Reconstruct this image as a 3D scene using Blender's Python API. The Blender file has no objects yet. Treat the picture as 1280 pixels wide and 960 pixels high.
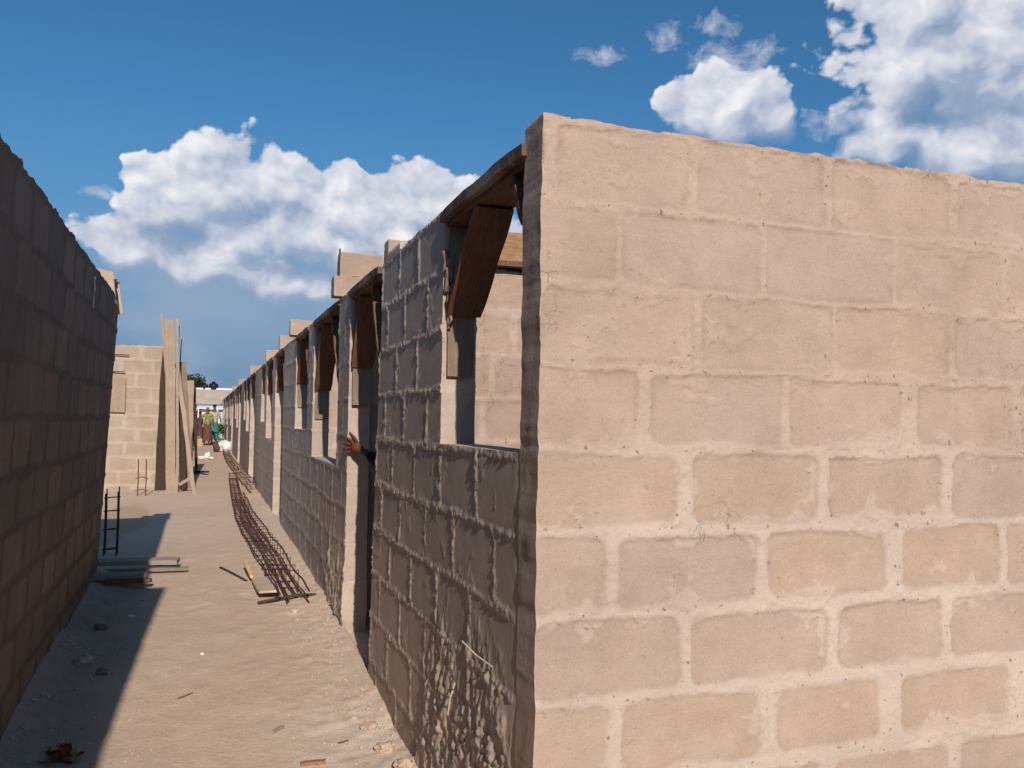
import bpy, bmesh, math, random
import numpy as np
from mathutils import Vector, Matrix, Euler
random.seed(7)
C = bpy.context.scene.collection
R = math.radians

# ------------------------------------------------------------------ camera
F_PX, W_PX = 1065.0, 1280.0
EYE = Vector((0, 0, 1.6))
YAW, PITCH, ROLL = R(19.8276), R(2.4609), 0.015
f = Vector((math.sin(YAW)*math.cos(PITCH), math.cos(YAW)*math.cos(PITCH), math.sin(PITCH)))
r = Vector((math.cos(YAW), -math.sin(YAW), 0)); u = r.cross(f)
r2 = r*math.cos(ROLL) + u*math.sin(ROLL); u2 = u*math.cos(ROLL) - r*math.sin(ROLL)
cam_d = bpy.data.cameras.new('camera'); cam = bpy.data.objects.new('camera', cam_d); C.objects.link(cam)
m = Matrix((r2, u2, -f)).transposed().to_4x4(); m.translation = EYE; cam.matrix_world = m
cam_d.sensor_width = 36; cam_d.lens = 36*F_PX/W_PX; cam_d.clip_start = 0.05; cam_d.clip_end = 3000
bpy.context.scene.camera = cam
sc = bpy.context.scene
sc.view_settings.view_transform = 'Standard'; sc.view_settings.look = 'None'; sc.view_settings.exposure = 0

# sun travels towards +Y, a little to +X
SUN_DX, SUN_TAN = 0.070, 0.53
sun_dir = Vector((SUN_DX, 1, -SUN_TAN*math.hypot(1, SUN_DX))).normalized()
sl = bpy.data.lights.new('sun', 'SUN'); sl.energy = 4.4; sl.angle = R(0.53); sl.color = (1.0, 0.885, 0.775)
so = bpy.data.objects.new('sun', sl); C.objects.link(so)
so.rotation_euler = sun_dir.to_track_quat('-Z', 'Y').to_euler(); so.location = (0, -20, 20)

# ------------------------------------------------------------------ numpy noise
def _hash(ix, iy, seed):
    h = (ix.astype(np.int64)*374761393 + iy.astype(np.int64)*668265263 + seed*974634777) & 0xFFFFFFFF
    h = ((h ^ (h >> 13))*1274126177) & 0xFFFFFFFF
    h = (h ^ (h >> 16)) & 0xFFFFFFFF
    return h / 4294967295.0
def vnoise(x, y, seed=0):
    x = np.asarray(x, float); y = np.asarray(y, float)
    ix = np.floor(x); iy = np.floor(y); fx = x-ix; fy = y-iy
    fx = fx*fx*fx*(fx*(fx*6-15)+10); fy = fy*fy*fy*(fy*(fy*6-15)+10)
    a = _hash(ix, iy, seed); b = _hash(ix+1, iy, seed); c = _hash(ix, iy+1, seed); d = _hash(ix+1, iy+1, seed)
    return (a*(1-fx)+b*fx)*(1-fy) + (c*(1-fx)+d*fx)*fy
def fbm(x, y, seed=0, o=4, g=0.5):
    s = 0; a = 1; t = 0
    for k in range(o):
        s = s + a*(vnoise(x*2**k + 17.3*k, y*2**k - 9.1*k, seed+k)*2-1); t += a; a *= g
    return s/t
def sstep(a, b, x):
    t = np.clip((x-a)/(b-a), 0, 1); return t*t*(3-2*t)

# ------------------------------------------------------------------ materials
def mat(name):
    m = bpy.data.materials.new(name); m.use_nodes = True
    nt = m.node_tree; b = nt.nodes['Principled BSDF']; b.inputs['Specular IOR Level'].default_value = 0.15
    b.inputs['Roughness'].default_value = 0.9
    return m, nt, b
def N(nt, t, **kw):
    n = nt.nodes.new(t)
    for k, v in kw.items():
        if k.startswith('i_'): n.inputs[k[2:].replace('_', ' ')].default_value = v
        else: setattr(n, k, v)
    return n
def mixc(nt, fac, a, b, mode='MIX'):
    n = nt.nodes.new('ShaderNodeMix'); n.data_type = 'RGBA'; n.blend_type = mode
    for sock, v in ((n.inputs[0], fac), (n.inputs[6], a), (n.inputs[7], b)):
        if isinstance(v, (int, float)): sock.default_value = v
        elif isinstance(v, tuple): sock.default_value = (*v, 1) if len(v) == 3 else v
        else: nt.links.new(v, sock)
    return n.outputs[2]
def math_(nt, op, a, b=None, c=None, clamp=False):
    n = nt.nodes.new('ShaderNodeMath'); n.operation = op; n.use_clamp = clamp
    for i, v in enumerate((a, b, c)):
        if v is None: continue
        if isinstance(v, (int, float)): n.inputs[i].default_value = v
        else: nt.links.new(v, n.inputs[i])
    return n.outputs[0]
def mapr(nt, v, a, b, c=0.0, d=1.0):
    n = nt.nodes.new('ShaderNodeMapRange'); n.inputs[1].default_value = a; n.inputs[2].default_value = b
    n.inputs[3].default_value = c; n.inputs[4].default_value = d; nt.links.new(v, n.inputs[0]); return n.outputs[0]
def noise(nt, co, scale, detail=5, rough=0.55, sc3=None):
    if sc3:
        mp = nt.nodes.new('ShaderNodeMapping'); mp.inputs['Scale'].default_value = sc3; nt.links.new(co, mp.inputs[0]); co = mp.outputs[0]
    n = nt.nodes.new('ShaderNodeTexNoise'); n.inputs['Scale'].default_value = scale; n.inputs['Detail'].default_value = detail
    n.inputs['Roughness'].default_value = rough; nt.links.new(co, n.inputs['Vector']); return n.outputs[0]
def bump(nt, b, h, dist, strength=1.0, prev=None):
    n = nt.nodes.new('ShaderNodeBump'); n.inputs['Distance'].default_value = dist; n.inputs['Strength'].default_value = strength
    nt.links.new(h, n.inputs['Height'])
    if prev: nt.links.new(prev, n.inputs['Normal'])
    nt.links.new(n.outputs[0], b.inputs['Normal']); return n.outputs[0]

def block_material(name, grey, tan, mortar, joint_dark=0.0, bumpk=1.0, gain=1.0):
    m, nt, b = mat(name)
    co = N(nt, 'ShaderNodeNewGeometry').outputs['Position']
    at = N(nt, 'ShaderNodeAttribute', attribute_name='blk'); sp = N(nt, 'ShaderNodeSeparateColor'); nt.links.new(at.outputs['Color'], sp.inputs[0])
    mort, tint, rim = sp.outputs[0], sp.outputs[1], sp.outputs[2]; white = at.outputs['Alpha']
    base = mixc(nt, tint, grey, tan)
    big = noise(nt, co, 1.7, 4); med = noise(nt, co, 9, 6, 0.6); fine = noise(nt, co, 110, 4, 0.7)
    lay = noise(nt, co, 6, 5, 0.6, (1, 1, 9))
    base = mixc(nt, mapr(nt, lay, .35, .7, 0, .22), base, tuple(c*.78 for c in grey))
    mm = math_(nt, 'MULTIPLY', mort, mapr(nt, med, .25, .6, .7, 1.0))
    mc = mixc(nt, white, tuple(c*(1-joint_dark) for c in base_avg(grey, tan)), mortar)
    base = mixc(nt, mm, base, mc)
    base = mixc(nt, math_(nt, 'MULTIPLY', rim, .30), base, tuple(c*.55 for c in base_avg(grey, tan)))
    base = mixc(nt, 1.0, base, rgbv(nt, mapr(nt, big, .3, .7, .90*gain, 1.10*gain)), 'MULTIPLY')
    base = mixc(nt, 1.0, base, rgbv(nt, mapr(nt, med, .3, .75, 1.07, .90)), 'MULTIPLY')
    base = mixc(nt, 1.0, base, rgbv(nt, mapr(nt, fine, .3, .7, .93, 1.06)), 'MULTIPLY')
    grit = noise(nt, co, 420, 2, .6); spk = noise(nt, co, 170, 3, .75)
    base = mixc(nt, 1.0, base, rgbv(nt, mapr(nt, spk,   .32, .68, .92, 1.07)), 'MULTIPLY')
    base = mixc(nt, mapr(nt, noise(nt, co, 4.2, 6, .62), .52, .66, 0, .22), base, mortar)
    base = mixc(nt, mapr(nt, noise(nt, co, 3.1, 7, .66), .55, .72, 0, .20), base, tuple(c*.72 for c in base_avg(grey, tan)))
    # dark pits and hairline cracks, mostly in the joints
    pit = noise(nt, co, 48, 3, .5); crk = noise(nt, co, 6, 4, .6)
    pm = math_(nt, 'MULTIPLY', mapr(nt, pit, .68, .72, 0, .6), mapr(nt, mort, 0, 1, .28, 1))
    cm = math_(nt, 'MULTIPLY', mapr(nt, math_(nt, 'ABSOLUTE', math_(nt, 'SUBTRACT', crk, .5)), 0, .0045, 1, 0), mapr(nt, noise(nt, co, 2.3, 3), .60, .68, 0, .42))
    base = mixc(nt, math_(nt, 'MAXIMUM', pm, cm), base, (.11, .075, .05))
    nt.links.new(base, b.inputs['Base Color'])
    n0 = bump(nt, b, grit, .0009*bumpk)
    n0 = bump(nt, b, spk, .0016*bumpk, 1, n0)
    n1 = bump(nt, b, fine, .0026*bumpk, 1, n0)
    n2 = bump(nt, b, med, .006*bumpk, 1, n1)
    n3 = bump(nt, b, noise(nt, co, 33, 4, .6), .004*bumpk, 1, n2)
    bump(nt, b, math_(nt, 'SUBTRACT', 1.0, math_(nt, 'MAXIMUM', pm, cm)), .004, 1, n3)
    return m
def base_avg(a, b): return tuple((x+y)/2 for x, y in zip(a, b))
def rgbv(nt, v):
    n = nt.nodes.new('ShaderNodeCombineColor')
    for i in range(3): nt.links.new(v, n.inputs[i])
    return n.outputs[0]

M = {}
M['block_sun'] = block_material('sandcrete_blocks', (.410, .314, .258), (.436, .316, .235), (.512, .415, .348), -0.03, .75)
M['block_row'] = block_material('rough_sandcrete_blocks', (.455, .37, .31), (.48, .385, .31), (.52, .43, .36), 0.0, .42)
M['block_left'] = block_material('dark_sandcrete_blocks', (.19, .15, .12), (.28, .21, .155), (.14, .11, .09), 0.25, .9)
M['block_far'] = block_material('pale_sandcrete_blocks', (.385, .30, .235), (.41, .31, .22), (.46, .375, .30), 0.0, .6)

def wood_material(name, a, b_, c, ax=(1, 1, 12), dirt=.5):
    m, nt, b = mat(name)
    tc = N(nt, 'ShaderNodeTexCoord').outputs['Object']
    g = noise(nt, tc, 5, 6, .6, ax); g2 = noise(nt, tc, 3, 4, .6); g3 = noise(nt, tc, 40, 4, .65)
    base = mixc(nt, mapr(nt, g, .3, .7), a, b_)
    base = mixc(nt, mapr(nt, g2, .45, .75, 0, dirt), base, c)
    base = mixc(nt, mapr(nt, g3, .55, .75, 0, dirt), base, c)
    nt.links.new(base, b.inputs['Base Color']); n1 = bump(nt, b, g, .004); bump(nt, b, g3, .002, 1, n1)
    return m
M['wood_dark'] = wood_material('stained_formwork_wood', (.23, .11, .06), (.085, .042, .027), (.24, .18, .13), (34, 1.6, 1.6), .5)
M['wood_shadow'] = wood_material('dark_wood_gap_shade', (.07, .045, .035), (.04, .028, .022), (.10, .07, .05), (20, 20, 1.5), .3)  # dark plank wood, also the colour that paints the shaded gap by the planks
M['wood_edge'] = wood_material('cement_splashed_wood', (.20, .13, .09), (.10, .055, .035), (.42, .36, .30), (34, 1.6, 1.6), .8)
M['wood_cover'] = wood_material('cement_grey_board', (.25, .195, .14), (.20, .15, .11), (.30, .26, .21), (14, 14, 1.5), .6)
M['wood_pale'] = wood_material('weathered_plank', (.40, .30, .21), (.28, .20, .14), (.45, .38, .30), (16, 16, 1.2), .5)
M['wood_brown'] = wood_material('brown_board', (.36, .20, .10), (.20, .11, .055), (.42, .30, .20), (3, 14, 14), .5)
M['wood_grey'] = wood_material('grey_board', (.36, .31, .25), (.28, .23, .19), (.42, .37, .31), (1.2, 14, 14), .5)

def plain(name, col, rough=.8, var=.25, sc_=8, metal=0, bd=.003):
    m, nt, b = mat(name)
    tc = N(nt, 'ShaderNodeTexCoord').outputs['Object']; n = noise(nt, tc, sc_, 5, .6)
    base = mixc(nt, mapr(nt, n, .3, .7), tuple(c*(1-var) for c in col), tuple(min(1, c*(1+var)) for c in col))
    nt.links.new(base, b.inputs['Base Color']); b.inputs['Roughness'].default_value = rough; b.inputs['Metallic'].default_value = metal
    bump(nt, b, n, bd); return m
M['rebar'] = plain('rusty_rebar', (.10, .055, .04), .75, .45, 30)
M['rebar_dark'] = plain('dark_rebar', (.06, .042, .035), .7, .4, 30)
M['mortar'] = plain('hardened_mortar', (.47, .37, .28), .95, .15, 22, 0, .01)
M['mortar_dark'] = plain('grey_mortar', (.34, .28, .23), .95, .2, 22, 0, .01)
M['sack'] = plain('white_woven_plastic', (.74, .73, .72), .6, .1, 20)
M['sack_dark'] = plain('dark_sack_lining', (.10, .06, .05), .7, .3, 20)
M['leaf_dry'] = plain('dry_orange_leaf', (.30, .12, .04), .8, .5, 40)
M['stone'] = plain('pebble', (.50, .40, .33), .95, .25, 25)
M['stone_b'] = plain('brown_stone', (.25, .17, .13), .95, .3, 25)
M['skin'] = plain('dark_skin', (.155, .058, .032), .55, .22, 45, 0, .001)
M['shirt'] = plain('dark_shirt', (.018, .018, .03), .9, .3, 12)
M['trousers'] = plain('dark_trousers', (.04, .045, .06), .9, .3, 12)
M['hair'] = plain('black_hair', (.012, .010, .009), .9, .3, 60)
M['eye'] = plain('eye_white', (.6, .58, .55), .3, .05)
M['roof'] = plain('beige_roof_sheet', (.46, .38, .31), .7, .1, 2)
M['roof_white'] = plain('white_roof_edge', (.82, .82, .82), .5, .05)
M['plaster'] = plain('plaster', (.40, .36, .34), .9, .15, 2)
M['bluesheet'] = plain('pale_blue_metal_sheet', (.50, .60, .70), .45, .25, 4)
M['whitesheet'] = plain('white_awning', (.78, .80, .82), .6, .08, 4)
M['black_plastic'] = plain('black_tank_plastic', (.015, .016, .02), .4, .3, 4)
M['dark_in'] = plain('dark_doorway', (.03, .025, .025), .9, .3, 4)
M['cloth_green'] = plain('green_yellow_cloth', (.24, .26, .07), .85, .45, 9)
M['cloth_orange'] = plain('orange_cloth', (.36, .20, .08), .85, .3, 9)
M['cloth_teal'] = plain('teal_cloth', (.04, .20, .15), .85, .3, 9)
M['cloth_purple'] = plain('purple_cloth', (.11, .06, .08), .85, .3, 9)
M['cloth_white'] = plain('white_cloth', (.42, .40, .38), .85, .1, 9)
M['cloth_brown'] = plain('brown_patterned_cloth', (.14, .06, .05), .85, .5, 20)
M['yellow_plastic'] = plain('yellow_plastic', (.42, .38, .18), .5, .1, 9)
M['handle_yellow'] = plain('yellow_wood_handle', (.72, .50, .20), .6, .12, 15)
M['float_board'] = plain('cement_covered_board', (.55, .44, .34), .9, .12, 9)
M['bamboo'] = plain('bamboo', (.45, .34, .18), .7, .25, 9)
M['bark'] = plain('bark', (.10, .075, .055), .95, .3, 9)

def leaf_material(name, a, b_):
    m, nt, b = mat(name)
    g = N(nt, 'ShaderNodeNewGeometry'); n = noise(nt, g.outputs['Position'], 1.1, 3)
    base = mixc(nt, g.outputs['Random Per Island'], a, b_); base = mixc(nt, mapr(nt, n, .4, .65, 0, .6), base, tuple(c*.45 for c in a))
    nt.links.new(base, b.inputs['Base Color']); b.inputs['Roughness'].default_value = .6; return m
M['leaf'] = leaf_material('tree_leaves', (.045, .085, .022), (.10, .13, .035))
M['leaf_bush'] = leaf_material('bush_leaves', (.07, .15, .03), (.16, .20, .05))
M['leaf_dark'] = leaf_material('weed_leaves', (.02, .025, .03), (.07, .10, .09))

# ground
def ground_material():
    m, nt, b = mat('dusty_laterite_ground')
    co = N(nt, 'ShaderNodeNewGeometry').outputs['Position']
    big = noise(nt, co, .9, 5, .55); med = noise(nt, co, 5, 7, .62); fine = noise(nt, co, 60, 5, .7)
    base = mixc(nt, mapr(nt, big, .3, .7), (.60, .455, .34), (.66, .51, .39))
    base = mixc(nt, mapr(nt, med, .38, .72, 0, .55), base, (.53, .39, .29))
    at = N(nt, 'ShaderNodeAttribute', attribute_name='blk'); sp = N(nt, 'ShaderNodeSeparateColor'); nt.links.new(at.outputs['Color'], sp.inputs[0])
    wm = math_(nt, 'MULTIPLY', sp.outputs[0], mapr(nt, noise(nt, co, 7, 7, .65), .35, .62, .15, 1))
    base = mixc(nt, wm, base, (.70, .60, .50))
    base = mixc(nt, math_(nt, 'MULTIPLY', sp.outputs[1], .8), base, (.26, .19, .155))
    base = mixc(nt, math_(nt, 'MULTIPLY', sp.outputs[2], .8), base, (.46, .31, .18))
    sp2 = noise(nt, co, 95, 3, .6)
    base = mixc(nt, mapr(nt, sp2, .67, .73, 0, .6), base, (.20, .13, .10))
    base = mixc(nt, mapr(nt, sp2, .33, .29, 0, .5), base, (.58, .47, .39))
    base = mixc(nt, 1.0, base, rgbv(nt, mapr(nt, fine, .3, .7, .9, 1.08)), 'MULTIPLY')
    nt.links.new(base, b.inputs['Base Color'])
    n1 = bump(nt, b, fine, .004); n2 = bump(nt, b, med, .006, .7, n1); bump(nt, b, noise(nt, co, 18, 5, .6), .005, .7, n2)
    return m
M['ground'] = ground_material()

# ------------------------------------------------------------------ object helpers
def mesh_obj(name, verts, faces, material, parent=None, loc=None, smooth=False, mats=None, fm=None):
    me = bpy.data.meshes.new(name); me.from_pydata([tuple(v) for v in verts], [], faces); me.update()
    if mats:
        for x in mats: me.materials.append(x)
        me.polygons.foreach_set('material_index', fm)
    else: me.materials.append(material)
    if smooth: me.polygons.foreach_set('use_smooth', [True]*len(me.polygons))
    o = bpy.data.objects.new(name, me); C.objects.link(o)
    if parent: o.parent = parent
    if loc is not None: o.location = loc
    return o
def big_mesh(name, V, Q, material, attr=None, parent=None, smoothmask=None):
    me = bpy.data.meshes.new(name); nv = len(V); nf = len(Q)
    me.vertices.add(nv); me.vertices.foreach_set('co', np.asarray(V, np.float32).ravel())
    me.loops.add(nf*4); me.loops.foreach_set('vertex_index', np.asarray(Q, np.int32).ravel())
    me.polygons.add(nf); me.polygons.foreach_set('loop_start', np.arange(nf, dtype=np.int32)*4)
    me.polygons.foreach_set('loop_total', np.full(nf, 4, np.int32))
    me.update(calc_edges=True)
    if smoothmask is not None: me.polygons.foreach_set('use_smooth', smoothmask)
    if attr is not None:
        a = me.attributes.new('blk', 'FLOAT_COLOR', 'POINT'); a.data.foreach_set('color', np.asarray(attr, np.float32).ravel())
    me.materials.append(material); me.validate()
    o = bpy.data.objects.new(name, me); C.objects.link(o)
    if parent: o.parent = parent
    return o
def tag(o, label=None, cat=None, group=None, kind=None):
    if label: o['label'] = label
    if cat: o['category'] = cat
    if group: o['group'] = group
    if kind: o['kind'] = kind
    return o
def thing(name, label, cat, loc=(0, 0, 0), group=None, rot=(0, 0, 0)):
    o = bpy.data.objects.new(name, None); C.objects.link(o); o.location = loc; o.rotation_euler = rot
    o.empty_display_size = .1
    return tag(o, label, cat, group)
def dup(root, loc=None, rot=None, label=None, scale=None):
    c = root.copy(); C.objects.link(c)
    for ch in list(root.children):
        k = ch.copy(); C.objects.link(k); k.parent = c
    if loc is not None: c.location = loc
    if rot is not None: c.rotation_euler = rot
    if scale is not None: c.scale = scale
    if label: c['label'] = label
    return c
class MB:
    def __init__(s): s.v = []; s.f = []
    def add(s, v, f):
        n = len(s.v); s.v += [Vector(p) for p in v]; s.f += [tuple(i+n for i in q) for q in f]
    def board(s, a, b, w, t, up=(0, 0, 1), nseg=6, jit=.004, ends=.01, seed=None):
        """a board from a to b: width w along side, thickness t along 'up'-ish; slightly warped and worn"""
        rnd = random.Random(seed if seed is not None else random.random())
        a = Vector(a); b = Vector(b); d = (b-a); L = d.length; d.normalize(); up = Vector(up)
        side = d.cross(up).normalized(); n = side.cross(d).normalized(); v = []; fs = []
        for i in range(nseg+1):
            p = a + d*(L*i/nseg); off = n*rnd.uniform(-jit, jit) + side*rnd.uniform(-jit, jit)
            ch = .93 if i in (0, nseg) else 1
            cut = d*(rnd.uniform(-ends, ends)) if i in (0, nseg) else Vector()
            for k, (sx, sz) in enumerate(((-1, -1), (1, -1), (1, 1), (-1, 1))):
                v.append(p + off + cut*(k % 2) + side*(sx*w/2*ch) + n*(sz*t/2*ch))
        for i in range(nseg):
            for k in range(4):
                fs.append((i*4+k, i*4+(k+1) % 4, (i+1)*4+(k+1) % 4, (i+1)*4+k))
        fs.append((3, 2, 1, 0)); e = nseg*4; fs.append((e, e+1, e+2, e+3)); s.add(v, fs)
    def tube(s, pts, rad, seg=6):
        pts = [Vector(p) for p in pts]; n = len(pts); v = []; fs = []
        for i, p in enumerate(pts):
            t = (pts[min(i+1, n-1)] - pts[max(i-1, 0)]).normalized()
            a = t.cross(Vector((0, 0, 1)))
            if a.length < .1: a = t.cross(Vector((1, 0, 0)))
            a.normalize(); b = t.cross(a); rr = rad[i] if isinstance(rad, (list, tuple)) else rad
            for k in range(seg):
                q = 2*math.pi*k/seg; v.append(p + a*math.cos(q)*rr + b*math.sin(q)*rr)
        for i in range(n-1):
            for k in range(seg): fs.append((i*seg+k, i*seg+(k+1) % seg, (i+1)*seg+(k+1) % seg, (i+1)*seg+k))
        fs.append(tuple(range(seg-1, -1, -1))); fs.append(tuple((n-1)*seg+k for k in range(seg))); s.add(v, fs)
    def box(s, c, sx, sy, sz, rz=0, jit=0):
        c = Vector(c); v = []
        for z in (-1, 1):
            for x, y in ((-1, -1), (1, -1), (1, 1), (-1, 1)):
                p = Vector((x*sx/2, y*sy/2, z*sz/2)); p.rotate(Euler((0, 0, rz)))
                v.append(c+p+Vector((random.uniform(-jit, jit) for _ in range(3))))
        s.add(v, [(3, 2, 1, 0), (4, 5, 6, 7), (0, 1, 5, 4), (1, 2, 6, 5), (2, 3, 7, 6), (3, 0, 4, 7)])
    def lump(s, c, rx, ry, rz, seed=0, rough=.3, sub=2):
        bm = bmesh.new(); bmesh.ops.create_icosphere(bm, subdivisions=sub, radius=1)
        rnd = random.Random(seed); ph = [rnd.uniform(0, 6) for _ in range(6)]
        for q in bm.verts:
            p = q.co; k = 1 + rough*(math.sin(p.x*3+ph[0])*math.sin(p.y*3.3+ph[1]) + .6*math.sin(p.z*5+ph[2])*math.sin(p.x*6+ph[3])) + rnd.uniform(-.3, .3)*rough
            q.co = Vector((p.x*rx*k, p.y*ry*k, p.z*rz*k)) + Vector(c)
        n = len(s.v); s.v += [q.co.copy() for q in bm.verts]; s.f += [tuple(w.index+n for w in fc.verts) for fc in bm.faces]; bm.free()
    def build(s, name, material, parent=None, smooth=False, origin=None):
        v = s.v
        if origin is not None: v = [p-Vector(origin) for p in v]
        o = mesh_obj(name, v, s.f, material, parent, origin if origin is not None else None, smooth)
        if parent is not None and origin is not None: o.location = Vector(origin)
        return o

# ------------------------------------------------------------------ ground height
GY = [-80, -5, 3, 4, 5, 6, 8, 12, 17, 30, 45, 60, 3000]; GZ = [0, 0, .02, .05, .11, .16, .22, .26, .28, .32, .48, .58, .6]
def gbase(y): return np.interp(y, GY, GZ)
_fr = random.Random(77)
FOOT = []
for _q in range(46):
    _x, _y, _a = _fr.uniform(-.55, .62), _fr.uniform(3.2, 10.5), _fr.gauss(0, .35)
    FOOT.append((_x, _y, _a, _fr.uniform(.002, .006)))
def gz(x, y):
    x = np.asarray(x, float); y = np.asarray(y, float)
    z = gbase(y)
    near = sstep(70, 30, np.abs(y))*sstep(60, 20, np.abs(x))
    # dirt banked against the walls
    row = np.exp(-np.clip(.92-x, 0, None)/.16)*sstep(1.9, 2.4, y)*(x < .95)*(.025+.035*vnoise(y*2.2, x*0+3, 5))
    left = np.exp(-np.clip(x+.82, 0, None)/.13)*(y < 8.1)*(.03+.06*vnoise(y*2.5, x*0+3, 9))
    z = z + near*(row + left + .014*fbm(x*.8, y*.8, 31, 3) + .004*fbm(x*6, y*6, 41, 4)*sstep(30, 10, y))
    for fx_, fy_, fa_, fd_ in FOOT:
        ca_, sa_ = math.cos(fa_), math.sin(fa_); dx_ = (x-fx_)*ca_ - (y-fy_)*sa_; dy_ = (x-fx_)*sa_ + (y-fy_)*ca_
        q_ = (dx_/.052)**2 + (dy_/.135)**2
        z = z - fd_*np.exp(-q_*q_) + fd_*.35*np.exp(-((np.sqrt(q_)-1.35)/.3)**2)
    rough = sstep(-.35, -.75, x)*(y < 8.0) + .7*sstep(.2, .75, x)*(y < 14)
    z = z + near*rough*.020*np.abs(fbm(x*9, y*9, 77, 4))
    return z
def gzf(x, y): return float(gz(np.array([x]), np.array([y]))[0])
def graded(a, b, fine0, fine1, df, grow=1.12):
    p = list(np.arange(fine0, fine1, df)); s = df; x = fine1
    while x < b: p.append(x); s *= grow; x += s
    p.append(b); s = df; x = fine0-df; q = []
    while x > a: q.append(x); s *= grow; x -= s
    q.append(a); return np.array(q[::-1]+p)
gx = graded(-1500, 1500, -1.1, 1.0, .018, 1.2); gy = graded(-600, 2500, 1.5, 8.6, .022, 1.035)
GX, GYY = np.meshgrid(gx, gy); GZZ = gz(GX, GYY)
nx, ny = len(gx), len(gy); V = np.stack([GX, GYY, GZZ], -1).reshape(-1, 3)
i, j = np.meshgrid(np.arange(nx-1), np.arange(ny-1)); a0 = (j*nx+i).ravel()
Q = np.stack([a0, a0+1, a0+nx+1, a0+nx], -1)
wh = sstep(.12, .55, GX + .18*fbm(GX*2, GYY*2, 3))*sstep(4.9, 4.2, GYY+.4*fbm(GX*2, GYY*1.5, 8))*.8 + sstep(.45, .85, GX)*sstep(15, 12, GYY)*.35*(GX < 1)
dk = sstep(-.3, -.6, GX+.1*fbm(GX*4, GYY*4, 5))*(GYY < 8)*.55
sd_ = sstep(1.1, .8, (GX+.95)**2/.33**2 + (GYY-12.0)**2/2.0**2 + .5*fbm(GX*5, GYY*2, 4))*.7
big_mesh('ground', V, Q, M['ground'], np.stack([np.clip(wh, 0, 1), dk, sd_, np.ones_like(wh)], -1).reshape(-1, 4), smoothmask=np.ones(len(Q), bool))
tag(bpy.data.objects['ground'], kind='structure')

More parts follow.
